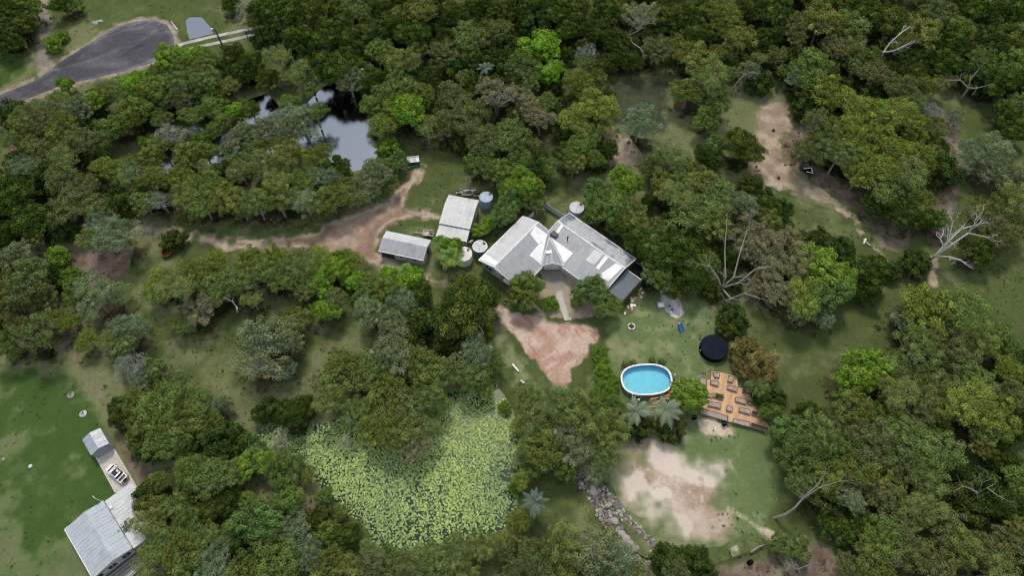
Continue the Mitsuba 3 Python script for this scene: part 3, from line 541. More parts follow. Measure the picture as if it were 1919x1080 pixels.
cab = cput('cabin', rounded([(-1.0, -.76), (.85, -.76), (.85, .76), (-1.0, .76)], [.97, 1.2, 1.45], [0, .08, .17]), 'm_glass', smooth=25)
cput('roof_bar', MB().box((.55, 0, 1.47), (.22, 1.1, .05)), 'm_car', cab); cput('roof_bar', MB().box((-.75, 0, 1.47), (.3, 1.15, .05)), 'm_car', cab); cput('roof_rail', MB().box((-.1, -.55, 1.47), (1.3, .07, .05)), 'm_car', cab); cput('roof_rail', MB().box((-.1, .55, 1.47), (1.3, .07, .05)), 'm_car', cab)
cput('roof_box', MB().box((-.25, -.38, 1.5), (.4, .25, .12)), 'm_car', cab)
cput('tray', MB().box((-1.52, 0, .99), (.5, 1.3, .03)), 'm_dark', body)
for y in (-.5, .5): cput('tail_light', MB().box((-2.05, y, .72), (.1, .28, .16)), 'm_tail', body)
cput('load', MB().box((-1.62, -.25, 1.06), (.22, .3, .12), .3), 'm_timber_red', body)
cput('spare_wheel', MB().tube([(-2.16, 0, .75), (-2.02, 0, .75)], .33, 16), 'm_tyre', body)
cput('windscreen', MB().slab([(1.0, -.68, 1.0), (1.0, .68, 1.0), (.72, .58, 1.42), (.72, -.58, 1.42)], .02), 'm_glass', cab)
for x in (-1.35, 1.35):
    for y in (-.8, .8):
        wk = cput('wheel', MB().tube([(x, y - .1, .33), (x, y + .1, .33)], .33, 18), 'm_tyre'); cput('rim', MB().tube([(x, y + (.105 if y > 0 else -.105), .33), (x, y + (.115 if y > 0 else -.115), .33)], .19, 12), 'm_galv', wk)
for y in (-.95, .95): cput('mirror', MB().box((.8, y, 1.02), (.14, .16, .12)), 'm_car', body)

# --- saplings in rings, white birds' bath etc. on the neighbouring lawn
for i, (x, y, lab) in enumerate(((133, 741, 'young sapling in a pale mulch ring, upper of two on the left lawn'), (156, 776, 'young sapling in a pale mulch ring, lower of two on the left lawn'))):
    k = thing('ringed_sapling', lab, 'sapling'); c = at(x, y)
    put('ring', MB().lathe([[.62, 0], [.66, .12], [.52, .14], [.48, .03], [0, .05]], c, 20), 'm_tank_grey' if i else 'm_stone', k)
    put('stem', MB().tube([c, c + [.03, .02, .8]], .03), 'm_bark', k)
    rg = np.random.default_rng(i); d = rg.normal(size=(60, 3)); d /= np.linalg.norm(d, axis=1, keepdims=True); mb = MB()
    for q in d: p = c + [0, 0, .8] + q * .38; mb.add([p, p + rg.normal(size=3) * .12, p + rg.normal(size=3) * .12], [[0, 1, 2]])
    put('crown', mb, 'm_dark_green', k)
rg = np.random.default_rng(4)
for i, (x, y, r, lab) in enumerate(((58, 875, .35, 'small pale blue-white bucket lying on the left lawn'), (8, 862, .28, 'small white rock on the left lawn near the photo edge'))):
    k = tag(put('lawn_bucket' if i == 0 else 'lawn_rock', MB().lathe([[0, 0], [r, .02], [r * 1.05, .2], [r * .6, .34], [0, .38]], at(x, y), 9), 'm_pale_blue' if i == 0 else 'm_stone', smooth=True), lab, 'bucket' if i == 0 else 'rock')

# --- pool
pool = thing('swimming_pool', 'oval above-ground swimming pool with white rim and bright blue water', 'swimming pool')
PH = 1.25
pl, prr = at(1165, 712, PH), at(1259, 712, PH); pt, pb = at(1213, 684, PH), at(1210, 738, PH)
pc = (pl + prr + pt + pb) / 4; pc[2] = 0
pA, pB = np.linalg.norm(prr - pl) / 2, np.linalg.norm(pt - pb) / 2 * 1.03
def oval(o, k=26):
    t = np.arange(k) * 2 * np.pi / k; e = .80
    return np.column_stack([(pA + o) * np.sign(np.cos(t)) * np.abs(np.cos(t)) ** e, (pB + o) * np.sign(np.sin(t)) * np.abs(np.sin(t)) ** e]) @ np.array([[math.cos(.06), math.sin(.06)], [-math.sin(.06), math.cos(.06)]]) + pc[:2]
def ringwall(o0, z0, o1, z1, *more):
    mb = MB(); seq = [(o0, z0), (o1, z1), *more]; k = 26
    v = np.vstack([np.column_stack([oval(o), np.full(k, z)]) for o, z in seq])
    return mb.add(v, [[a * k + j, a * k + (j + 1) % k, (a + 1) * k + (j + 1) % k, (a + 1) * k + j] for a in range(len(seq) - 1) for j in range(k)])
put('wall', ringwall(-.1, 0, -.1, PH - .02), 'm_pool_wall', pool)
put('rim', ringwall(-.16, PH - .06, -.16, PH + .02, (-.02, PH + .05), (.16, PH + .05), (.16, PH - .06), (-.16, PH - .06)), 'm_white', pool)
put('liner', ringwall(-.18, PH - .05, -.18, .12), 'm_liner_wall', pool)
v = np.vstack([np.column_stack([oval(-.17), np.full(26, .13)]), [[*pc[:2], .1]]]); put('floor', (v, [[j, (j + 1) % 26, 26] for j in range(26)]), 'm_liner', pool)
v = np.vstack([np.column_stack([oval(-.18), np.full(26, PH - .16)]), [[*pc[:2], PH - .16]]]); put('water', (v, [[j, (j + 1) % 26, 26] for j in range(26)]), 'm_pool_water', pool)
o = oval(-.06)
for j in range(0, 26, 2): put('upright', MB().box([*o[j], PH / 2], (.16, .16, PH - .02), j * 2 * math.pi / 26), 'm_tank_white', pool)
k = thing('pool_ladder', 'white ladder over the near side of the pool', 'ladder')
c = at(1187, 741, PH) * [1, 1, 0]
for s in (-.3, .3): put('rail', MB().tube([c + [s, -1.0, 0], c + [s, -.25, PH + .5], c + [s, .15, PH + .5], c + [s, .3, .6]], .04), 'm_white', k)
for i in range(4): put('rung', MB().tube([c + [-.3, -1 + .19 * (i + .5), .37 * (i + .5)], c + [.3, -1 + .19 * (i + .5), .37 * (i + .5)]], .035), 'm_white', k)
k = thing('pool_pump', 'grey pool pump and filter below the near side of the pool', 'pump')
c = at(1196, 752); put('filter', MB().lathe([[0, 0], [.3, 0], [.33, .5], [.2, .8], [0, .85]], c, 16), 'm_tank_grey', k, smooth=30); put('motor', MB().tube([c + [.4, 0, .2], c + [1.0, -.1, .2]], .16, 12), 'm_dark', k); put('hose', MB().tube([c + [.2, .1, .5], c + [.5, .6, .4], c + [.6, 1.1, .6]], .04), 'm_white', k)
dk = thing('pool_deck', 'worn orange timber deck at the right side of the pool', 'deck')
q = P([(1236, 741), (1259, 726), (1273, 716), (1281, 729), (1264, 741), (1250, 752)]); g = sg.Polygon(q).convex_hull.difference(sg.Polygon(oval(.2)))
x0, y0, x1, y1 = g.bounds
for i, y in enumerate(np.arange(y0, y1, .24)):
    s = g.intersection(sg.box(x0, y, x1, y + .215))
    for h in getattr(s, 'geoms', [s]):
        if h.area > .02: put('board', MB().tm(trimesh.creation.extrude_polygon(sg.Polygon(h.exterior), .06, engine='earcut').apply_translation([0, 0, .42 + .004 * (i % 3)])), ('m_deck', 'm_deck_b', 'm_timber_red')[i % 3], dk)
for p in (q[1], q[2], q[3], q[4]): put('leg', MB().box([*(p * .97 + q.mean(0) * .03), .2], (.12, .12, .4)), 'm_timber', dk)
k = thing('timber_steps', 'small pile of weathered timber and steps behind the pool palms', 'steps')
c = at(1228, 753)
for i in range(5): put('board', MB().box(c + [.3 * (i % 3) - .5, .35 * i - 1.0, .12 + .13 * i], (1.5, .26, .05), .25 * (i % 3)), 'm_timber_red' if i % 2 else 'm_deck', k)
k = thing('white_post', 'white pool post at the right side of the pool', 'post')
c = at(1262, 708); put('post', MB().tube([c, c + [0, 0, 1.3]], .05), 'm_white', k); put('cap', MB().lathe([[0, 1.5], [.13, 1.42], [.13, 1.3], [0, 1.28]], c, 10), 'm_white', k)

# --- raised vegetable garden
gd = thing('garden_platform', 'orange timber garden platform with stepped outline, below the black tank', 'platform')
def gz(pts): return [(1300 + x / 7.71, 680 + y / 7.71) for x, y in pts]
gp = gz([(262, 125), (390, 140), (632, 205), (640, 360), (830, 410), (825, 520), (975, 580), (1005, 700), (1010, 815), (1090, 930), (1080, 1010), (810, 935), (540, 865), (85, 730), (110, 620), (190, 540), (190, 250), (250, 240)])
PZ = .35
pg = sg.Polygon(np.array([at(x, y, PZ)[:2] for x, y in gp])).buffer(0)
GA = Frame(gz([(85, 730)])[0], gz([(1080, 1010)])[0], gz([(262, 125)])[0], PZ)
put('base', MB().tm(trimesh.creation.extrude_polygon(pg.buffer(-.04), .27, engine='earcut').apply_translation([0, 0, .02])), 'm_bed_wall', gd)
ab = np.array([GA.inv(p) for p in np.array(pg.exterior.coords)]); a0, a1 = ab[:, 0].min(), ab[:, 0].max()
for i, a in enumerate(np.arange(a0, a1, .42)):
    s = pg.intersection(sg.Polygon([GA(a, -3, 0)[:2], GA(a + .40, -3, 0)[:2], GA(a + .40, 20, 0)[:2], GA(a, 20, 0)[:2]]))
    for h in getattr(s, 'geoms', [s]):
        if h.area > .03: put('board', MB().tm(trimesh.creation.extrude_polygon(sg.Polygon(h.exterior), .055, engine='earcut').apply_translation([0, 0, .295 + .003 * (i % 3)])), ('m_deck', 'm_deck_c', 'm_deck', 'm_deck_b')[(i * 5) % 4], gd)
beds = [([(275, 135), (385, 150), (372, 215), (300, 205)], 's', 'top left'), ([(245, 245), (372, 275), (360, 340), (240, 305)], 's', 'second left'), ([(95, 215), (185, 225), (185, 355), (95, 335)], 's', 'outermost on the left'),
        ([(505, 180), (585, 205), (560, 285), (490, 270)], 's', 'top right'), ([(490, 315), (640, 355), (625, 425), (478, 375)], 's', 'second right'), ([(710, 375), (825, 410), (815, 460), (705, 425)], 'd', 'dark-soiled outermost on the right'),
        ([(285, 435), (445, 465), (425, 535), (275, 490)], 'g', 'leafy middle left'), ([(180, 435), (262, 450), (255, 500), (170, 480)], 's', 'small middle left'), ([(225, 555), (402, 590), (392, 665), (205, 620)], 's', 'wide lower left'), ([(610, 490), (775, 530), (765, 605), (600, 560)], 's', 'pale middle right'),
        ([(800, 545), (965, 580), (955, 640), (790, 600)], 'g', 'leafy far right'), ([(485, 620), (570, 630), (565, 710), (475, 690)], 's', 'small square central'), ([(670, 635), (830, 685), (820, 750), (655, 705)], 's', 'lower right'), ([(850, 690), (1000, 740), (990, 795), (840, 750)], 'd', 'dark-soiled lower right'),
        ([(115, 650), (505, 775), (490, 850), (90, 730)], 's', 'long bottom left'), ([(580, 805), (820, 855), (805, 930), (560, 865)], 's', 'long bottom middle'), ([(835, 865), (1085, 935), (1070, 1005), (825, 925)], 'd', 'dark-soiled bottom right')]
rg = np.random.default_rng(12)
def leaves(mb, cen, n, spread, size, rg, up=.5):
    p = np.asarray(cen) + rg.normal(size=(n, 3)) * spread; a = rg.normal(size=(n, 3)); a[:, 2] *= .5; a /= np.linalg.norm(a, axis=1, keepdims=True)
    b = np.cross(a, rg.normal(size=(n, 3)) + [0, 0, 2 * up]); b /= np.linalg.norm(b, axis=1, keepdims=True) + 1e-9
    s = size * rg.uniform(.6, 1.3, (n, 1)); v = np.stack([p - a * s, p + b * s * .5, p + a * s, p - b * s * .5], 1).reshape(-1, 3)
    mb.add(v, np.arange(4 * n).reshape(-1, 4)); return mb
mat('m_veg', speck((.06, .16, .03), .4, 2.0))
for pts, kind, nm in beds:
    what = dict(s='filled with pale dry soil', d='filled with dark soil', g='planted with green leaves')[kind]
    k = thing('raised_bed', f'raised bed {what}, {nm} one on orange platform', 'planter', 'raised beds on the orange platform')
    q = np.array([at(x, y, .8) for x, y in gz(pts)]); c = q.mean(0); base, top = .36, .80
    for i in range(4):
        a, b = q[i], q[(i + 1) % 4]; d = c - (a + b) / 2; d[2] = 0; d = d / np.linalg.norm(d) * .07
        m = MB().hexa([[*a[:2], base], [*b[:2], base], [*(b + d)[:2], base], [*(a + d)[:2], base]], [[*a[:2], top + .01 * (i % 2)], [*b[:2], top + .01 * (i % 2)], [*(b + d)[:2], top + .01 * (i % 2)], [*(a + d)[:2], top + .01 * (i % 2)]])
        put('side_board', m, 'm_bed_wall' if i % 2 else 'm_timber', k)
    qs = c + (q - c) * .93; qs[:, 2] = .70 if kind != 'd' else .58
    put('soil', MB().slab(qs, .2), 'm_dark_soil' if kind == 'd' else 'm_soil', k)
    if kind == 'g':
        mb = MB()
        for _ in range(16): leaves(mb, qs[0] + (qs[1] - qs[0]) * rg.uniform(.05, .95) + (qs[3] - qs[0]) * rg.uniform(.1, .9) + [0, 0, .2], 14, .13, .14, rg)
        put('leafy_plants', mb, 'm_veg', k)
for pts, lab in (([(820, 430), (826, 520)], 'upper'), ([(968, 585), (965, 690)], 'middle'), ([(1003, 730), (998, 800)], 'lower')):
    k = thing('garden_trellis', f'{lab} pale timber trellis frame on the right side of the garden platform', 'trellis')
    a, b = (at(x, y, .5) for x, y in gz(pts))
    for p in (a, b): put('post', MB().tube([[*p[:2], .35], [*p[:2], 1.5]], .05, 4), 'm_rail', k)
    put('rail', MB().tube([[*a[:2], 1.5], [*b[:2], 1.5]], .05, 4), 'm_rail', k)
for (x, y), lab in (((1300, 785), 'black bucket under the left end of the garden platform'), ((1356, 797), 'black bucket on the grass below the middle of the garden platform')):
    k = thing('black_bucket', lab, 'bucket'); c = at(x, y); put('tub', MB().lathe([[0, 0], [.32, 0], [.42, .75], [.46, .78], [.38, .75], [.34, .4], [0, .4]], c, 16), 'm_black', k); put('handle', MB().tube([c + [-.4, 0, .75], c + [0, 0, 1.0], c + [.4, 0, .75]], .025, 5), 'm_galv', k)

# --- play things on the lawn
k = thing('play_frame', 'long green metal climbing frame lying across the lawn above the black tank', 'climbing frame')
a, b = at(1297, 609, .6), at(1326, 591, .6); d = (b - a) / np.linalg.norm(b - a); n_ = np.array([-d[1], d[0], 0])
for s in (-.45, .45):
    put('side_rail', MB().tube([a + n_ * s + [0, 0, .9], b + n_ * s + [0, 0, .9]], .05), 'm_green_metal', k)
    for e, dd in ((a, -d), (b, d)): put('leg', MB().tube([e + n_ * s + [0, 0, .9], e + n_ * s * 1.6 + dd * .5 - [0, 0, .6]], .05), 'm_green_metal', k)
for t in np.linspace(0.05, .95, 9): put('rung', MB().tube([a + (b - a) * t - n_ * .45 + [0, 0, .9], a + (b - a) * t + n_ * .45 + [0, 0, .9]], .035), 'm_green_metal', k)
k = thing('blue_slide', 'blue plastic slide on the lawn below the sand patch', 'slide')
a, b = at(1274, 607, 1.0), at(1279, 623, .1); d = b - a; n_ = np.array([-d[1], d[0], 0]); n_ /= np.linalg.norm(n_)
put('chute', MB().slab([a + n_ * .35, a - n_ * .35, b - n_ * .35, b + n_ * .35], .06), 'm_blue_plastic', k)
for s in (-.38, .38): put('side', MB().hexa([a + n_ * (s - .04), a + n_ * (s + .04), b + n_ * (s + .04), b + n_ * (s - .04)], [a + n_ * (s - .04) + [0, 0, .2], a + n_ * (s + .04) + [0, 0, .2], b + n_ * (s + .04) + [0, 0, .2], b + n_ * (s - .04) + [0, 0, .2]]), 'm_blue_plastic', k)
put('ladder', MB().slab([a + n_ * .3 + [0, .05, 0], a - n_ * .3 + [0, .05, 0], a - n_ * .3 + [0, .6, -1.0], a + n_ * .3 + [0, .6, -1.0]], .06), 'm_pale_blue', k)
k = thing('toy_house', 'small pale blue play tent at the left edge of the sand patch', 'play house')
c = at(1237, 574); put('wall', MB().box(c + [0, 0, .35], (.9, .8, .7), .3), 'm_pale_blue', k); put('roof', MB().hexa([c + [-.6, -.55, .7], c + [.6, -.55, .7], c + [.6, .55, .7], c + [-.6, .55, .7]], [c + [-.5, -.05, 1.15], c + [.5, -.05, 1.15], c + [.5, .05, 1.15], c + [-.5, .05, 1.15]]), 'm_pale_blue', k)
for i, (x, y, m) in enumerate(((1254, 575, 'm_blue_plastic'), (1259, 582, 'm_blue_plastic'), (1257, 586, 'm_pale_blue'), (1262, 561, 'm_dark'))):
    tag(put('sand_toy', MB().lathe([[0, 0], [.18, 0], [.26, .3], [.2, .32], [0, .1]], at(x, y), 9), m), ('upper blue toy bucket on the sand patch', 'lower blue toy bucket on the sand patch', 'pale blue toy bucket at the lower edge of the sand patch', 'dark toy bucket near the middle of the sand patch')[i], 'toy')
k = thing('potted_shrub', 'white pot with dark plant at the top edge of the sand patch', 'plant pot')
c = at(1240, 547); put('pot', MB().lathe([[0, 0], [.25, 0], [.36, .5], [0, .5]], c, 14), 'm_white', k); put('plant', leaves(MB(), c + [0, 0, .7], 40, .25, .16, rg), 'm_veg', k)
k = thing('stone_ring', 'round pale stone fire ring on the lawn below the house', 'fire ring')
c = at(1183, 613)
for i in range(12): a = i * math.pi / 6; put('stone', MB().box(c + [.62 * math.cos(a), .62 * math.sin(a), .14], (.24, .30, .28 + .03 * (i % 3)), a + .1 * (i % 2)), 'm_tank_white' if i % 3 else 'm_stone', k)
put('ash', MB().lathe([[.5, .04], [0, .1]], c, 14), 'm_dark_soil', k)
for i, (x, y, l, rz, m, lab) in enumerate(((966, 691, 1.9, -.9, 'm_tank_white', 'pale log bench on the grass left of the red yard'), (979, 717, .9, -.7, 'm_tank_grey', 'small grey block on the grass below the log bench'))):
    k = thing('log_bench' if i == 0 else 'stone_block', lab, 'bench' if i == 0 else 'block'); c = at(x, y)
    put('seat' if i == 0 else 'block', MB().box(c + [0, 0, .42 if i == 0 else .2], (l, .36, .12 if i == 0 else .4), rz), m, k)
    if i == 0:
        for s in (-.6, .6): put('leg', MB().box(c + [s * math.cos(rz), s * math.sin(rz), .18], (.12, .3, .36), rz), m, k)

# --- bits about the sheds and tracks
k = thing('junk_pile', 'heap of timber, pipes and scrap metal behind the workshop', 'junk pile'); rg = np.random.default_rng(8)
c0, c1 = at(858, 363), at(894, 367)
for i in range(22):
    p = c0 + (c1 - c0) * rg.uniform() + [0, rg.uniform(-.5, 1.2), .15 + .4 * rg.uniform()]
    put('scrap', MB().box(p, (rg.uniform(.5, 2.6), rg.uniform(.1, .5), rg.uniform(.08, .4)), rg.uniform(-.5, .6)), ('m_timber', 'm_tank_white', 'm_dark', 'm_galv', 'm_dark_green', 'm_timber')[i % 6], k)
k = thing('old_trailer', 'small weathered frame trailer between the long shed and the workshop', 'trailer')
c, an = at(803, 438, .5), -.12
def tl(mb): return local(mb, c, an)
put('bed', tl(MB().box((0, 0, 0), (2.2, 1.4, .1))), 'm_rail', k)
for s in (-.7, .7): put('side_rail', tl(MB().box((0, s, .25), (2.2, .06, .4))), 'm_tank_white', k); put('wheel', tl(MB().tube([(0, s * 1.15 - .08, -.2), (0, s * 1.15 + .08, -.2)], .3, 14)), 'm_tyre', k)
put('end_rail', tl(MB().box((-1.1, 0, .25), (.06, 1.4, .4))), 'm_tank_white', k); put('drawbar', tl(MB().tube([(-1.1, 0, 0), (-3.1, 0, -.05)], .06)), 'm_tank_white', k); put('load', tl(MB().box((.5, .1, .25), (.7, .8, .4), .4)), 'm_dark', k)
k = thing('timber_stack', 'short stack of pale timber standing between the workshop and the round tanks', 'timber'); c = at(880, 456)
for i in range(4): put('plank', MB().box(c + [.12 * i, 0, .2 + .22 * i], (1.0, .3, .14), .2 * i), 'm_tank_white', k)
k = thing('small_shelter', 'small shelter with pale roof and dark green side at the dirt track end', 'shelter')
c, an = at(775, 306), .14
def tl(mb): return local(mb, c, an)
put('frame', tl(MB().box((0, 0, .55), (2.4, 1.3, 1.1))), 'm_dark_green', k)
put('bench', tl(MB().box((-.15, -1.15, .45), (2.3, .5, .12))), 'm_dark_green', k); put('shelf', tl(MB().box((-.15, -1.15, .14), (2.1, .4, .1))), 'm_green_metal', k)
for i in range(4): put('roof_sheet', tl(MB().slab([(-1.4 + i * .71, -.85, 1.25 + .03 * i), (-.72 + i * .71, -.85, 1.25 + .03 * i), (-.72 + i * .71, .15, 1.62), (-1.4 + i * .71, .15, 1.62)], .05)), 'm_white' if i % 2 else 'm_roof_light', k); 
for i in range(4): put('roof_sheet', tl(MB().slab([(-1.4 + i * .71, .16, 1.6), (-.72 + i * .71, .16, 1.6), (-.72 + i * .71, 1.0, 1.3), (-1.4 + i * .71, 1.0, 1.3)], .05)), 'm_roof_zinc', k)
k = thing('angled_frame', 'bent white frame around a small black trailer at the foot of the big tree', 'trailer')
def fz(x, y, z): return at(1470 + x / 19.63, 290 + y / 19.63, z)
a, b, c_, d_ = fz(710, 510, .7), fz(990, 480, .9), fz(1050, 680, .8), fz(810, 620, .55)
for p, q in ((a, b), (b, c_), (c_, d_)): put('beam', MB().tube([p, q], .11, 8), 'm_white', k)
put('bed', MB().slab([a - [0, 0, .25], d_ - [0, 0, .12], c_ - [0, 0, .3], b - [0, 0, .3]], .3), 'm_black', k)
for p in (a, d_): put('wheel', MB().tube([p - [.1, 0, .45], p + [.1, 0, -.45]], .28, 14), 'm_tyre', k)
k = thing('marker_board', 'white painted marker boards leaning where the right-hand path forks', 'marker')
c = at(1620, 455); put('board', MB().box(c + [-.25, -.1, .3], (.22, 1.1, .5), -.5), 'm_white', k); put('board', MB().box(c + [.45, -.35, .2], (.2, 1.3, .3), .6), 'm_tank_grey', k); put('cap', MB().box(c + [.05, .45, .35], (.5, .4, .5), .3), 'm_white', k)
k = thing('rusty_tub', 'rusty brown open tub under the tree beside the clay driveway', 'tub')
c = at(315, 477); put('wall', MB().lathe([[.95, 0], [1.05, .9], [.95, .92], [.85, .2], [0, .2]], c, 18), 'm_rust', k); put('rim', MB().lathe([[1.0, .86], [1.1, .9], [1.05, .98], [.96, .95]], c, 18), 'm_timber_red', k)
k = thing('warning_sign', 'small yellow roadside sign on a post left of the gravel track', 'sign')
c = at(54, 94); put('post', MB().tube([c, c + [0, 0, 1.5]], .05), 'm_galv', k); put('board', MB().box(c + [0, -.07, 1.35], (.75, .04, .75)).box(c + [0, -.075, 1.35], (.6, .04, .6)), 'm_yellow', k)
k = thing('power_pole', 'tall dark timber power pole with crossarm beside the pale driveway', 'power pole')
c = at(428, 110); put('pole', MB().tube([c, c + [0, 0, 9.0]], [.24, .17], 10), 'm_pole', k); put('crossarm', MB().box(c + [-.2, 0, 8.7], (1.7, .12, .14), .4), 'm_pole', k)
put('lamp', MB().lathe([[0, 9.15], [.2, 9.1], [.2, 8.95], [0, 8.9]], c + [-.75, .1, 0], 12), 'm_white', k)
for s in (-.7, .1, .6): put('insulator', MB().lathe([[.07, 8.78], [.07, 8.95], [0, 8.98]], c + [s - .2, s * .42, 0], 8), 'm_tank_white', k)
k = thing('short_post', 'short dark post beside the far end of the pale driveway', 'post'); c = at(464, 70); put('post', MB().tube([c, c + [0, 0, 1.9]], .13, 8), 'm_pole', k); put('cap', MB().lathe([[.15, 1.9], [.15, 1.96], [0, 2.02]], c, 8), 'm_pole', k)
k = thing('guide_rail', 'low pale guide rail at the end of the bitumen turning circle', 'rail')
a, b = at(322, 42), at(333, 57)
put('beam', MB().tube([a + [0, 0, .5], b + [0, 0, .5]], .09), 'm_white', k)
for t in (0, .5, 1): put('post', MB().tube([a + (b - a) * t, a + (b - a) * t + [0, 0, .5]], .06), 'm_timber', k)
k = thing('marker_post', 'white marker post beside the turning circle', 'post'); c = at(334.5, 60); put('post', MB().tube([c, c + [0, 0, .9]], .09), 'm_white', k); put('cap', MB().lathe([[0, 1.25], [.22, 1.15], [.22, .9], [0, .88]], c, 10), 'm_white', k)
k = thing('grey_rocks', 'scattered pale rocks on the grass above the turning circle', 'rocks'); rg = np.random.default_rng(3)
for x, y in ((176, 42), (183, 40), (189, 39), (180, 44)): put('rock', MB().tm(trimesh.creation.icosphere(subdivisions=1, radius=.45).apply_transform(np.diag([1.4, 1, .6, 1])).apply_translation(at(x, y))), 'm_stone', k)
for (x, y), lab in (((1449, 245), 'upper of two small dark stumps on the pale dirt track'), ((1459, 334), 'lower of two small dark stumps on the pale dirt track')):
    tag(put('tree_stump', MB().lathe([[.42, 0], [.3, .15], [.26, .5], [.2, .52], [0, .45]], at(x, y), 9), 'm_bark_dark'), lab, 'stump')
fence('low timber edging along the far side of the right-hand lawn', [(1420, 345), (1470, 362), (1520, 382), (1560, 394), (1592, 410)], .45, 'm_timber', 12, rails=1)
fence('low timber edging running down the right end of the lawn', [(1594, 412), (1585, 440), (1572, 480)], .45, 'm_timber', 6, rails=1)
fence('broken dark timber fence at the bottom edge of the sandy paddock', [(1322, 1063), (1360, 1052), (1385, 1043), (1412, 1032), (1440, 1022)], .8, 'm_bark_dark', 8, rails=2)
k = tag(put('dark_drum', MB().lathe([[0, 0], [.4, 0], [.42, 1.0], [0, 1.02]], at(1404, 1056), 14), 'm_black'), 'dark blue-black drum against the broken timber fence', 'drum')
k = tag(put('fallen_log', MB().tube([at(1405, 1037) + [0, 0, .5], at(1418, 1028) + [0, 0, .9], at(1428, 1024) + [0, 0, .7]], [.2, .16, .1], 7), 'm_bark_pale'), 'pale fallen log lying over the broken timber fence', 'log')
k = thing('charred_stump', 'charred hollow stump with a pale curved branch among the right-hand gums', 'stump')
c = at(1716, 644); put('trunk', MB().lathe([[1.0, 0], [.8, .8], [.7, 1.6], [.5, 1.5], [.3, .5], [0, .4]], c, 12), 'm_bark_dark', k); put('branch', MB().tube([c + [-1.0, -.9, .6], c + [-.4, -.2, 1.8], c + [-.2, .7, 2.0], c + [.4, 1.0, 1.6]], [.1, .14, .12, .06]), 'm_bark_white', k)
k = thing('edging_boards', 'jumble of pale boards and rocks along the brick end of the house', 'boards'); rg = np.random.default_rng(21)
for i in range(16):
    t = rg.uniform(); p = at(1178 + 22 * (1 - t) - 4, 585 - 38 * (1 - t)) + [rg.uniform(-.6, 1.2), rg.uniform(-.8, .6), .12]
    put('board', MB().box(p, (rg.uniform(.4, 1.2), rg.uniform(.2, .6), rg.uniform(.15, .4)), rg.uniform(0, 3)), ('m_tank_white', 'm_stone', 'm_timber_red', 'm_rail')[i % 4], k)
k = thing('hose_rail', 'thin bent metal handrail beside the garden path', 'handrail')
pp = [at(1041, 550, .8), at(1053, 541, .9), at(1060, 565, .8), at(1068, 592, .8)]
put('rail', MB().tube(pp, .045), 'm_dark', k)
for p in pp: put('post', MB().tube([p * [1, 1, 0], p], .04), 'm_dark', k)

# --- rock-lined drain
rg = np.random.default_rng(31)
def rock(r, rg):
    m = trimesh.creation.icosphere(subdivisions=1, radius=1.0); v = m.vertices * (1 + .35 * (meshkit.noise(m.vertices * 1.7 + rg.uniform(0, 50, 3), 2)[:, None] - .5)) * [r, r * rg.uniform(.6, 1), r * rg.uniform(.4, .7)]
    a = rg.uniform(0, 6.3); c, s = math.cos(a), math.sin(a); return np.column_stack([v[:, 0] * c - v[:, 1] * s, v[:, 0] * s + v[:, 1] * c, v[:, 2]]), m.faces
mb, col = MB(), []
x0, y0, x1, y1 = SWALE.bounds; cnt = 0
while cnt < 1500:
    p = np.array([rg.uniform(x0, x1), rg.uniform(y0, y1)])
    if not SWALE.buffer(.5).contains(sg.Point(p)): continue
    v, f = rock(rg.choice([.14, .22, .34], p=[.5, .35, .15]), rg); mb.add(v + [*p, height(p[:1], p[1:])[0] + .05], f); cnt += 1
    tint = rg.choice(3, p=[.5, .3, .2]); col.append(np.tile(np.array([(.30, .285, .275), (.21, .155, .13), (.44, .42, .40)][tint]) * rg.uniform(.6, 1.2), (len(v), 1)))
put('drain_rocks', mb, 'm_vertex', color=np.vstack(col)); tag('drain_rocks', 'grey and brown rubble lining the drain below the lily pond', 'rocks', kind='stuff')
for i, (x, y, r) in enumerate(((1100, 898, .6), (1111, 915, .6), (1113, 923, .8), (1140, 948, .7), (1152, 978, .7), (1172, 1012, .9), (1180, 1022, .9), (1187, 1031, 1.0), (1165, 1003, .8))):
    v, f = rock(r, rg); c = at(x, y); tag(put('boulder', (v + c + [0, 0, .05], f), 'm_stone'), f'pale boulder in the rock drain, {("topmost", "second from the top", "third from the top", "fourth from the top", "fifth from the top", "seventh from the top", "eighth from the top", "lowest", "sixth from the top")[i]} of nine', 'boulder', 'boulders along the rock drain')

# --- lily pads
rg = np.random.default_rng(77)
x0, y0, x1, y1 = LILY.bounds; sp = .37; L2 = LILY.buffer(-.75); shapely.prepare(L2)
gx, gy = np.meshgrid(np.arange(x0, x1, sp), np.arange(y0, y1, sp * .87)); gx[1::2] += sp / 2
pts = np.stack([gx.ravel(), gy.ravel()], 1); pts += rg.normal(size=pts.shape) * .085
extra = rg.uniform([x0, y0], [x1, y1], (int(len(pts) * .35), 2)); pts = np.vstack([pts, extra])
pts = pts[shapely.contains_xy(L2, pts[:, 0], pts[:, 1])]
den = meshkit.noise(np.column_stack([pts * .13, pts[:, :1] * 0]), 6) * .6 + meshkit.noise(np.column_stack([pts * .8, pts[:, :1] * 0]), 9) * .4
dl = shapely.distance(LILY.boundary, shapely.points(pts))
pts = pts[rg.uniform(size=len(pts)) < np.clip(.40 + (den - .18) * 3.0, .35, .96) * np.clip(.35 + dl / 5.0, 0, 1)]
n = len(pts); r = rg.uniform(.13, .24, n); a0 = rg.uniform(0, 6.28, n); k = 7
t = a0[:, None] + np.linspace(.25, 6.03, k)
ring = np.stack([pts[:, 0, None] + r[:, None] * np.cos(t), pts[:, 1, None] + r[:, None] * np.sin(t), np.full((n, k), -.285)], -1)
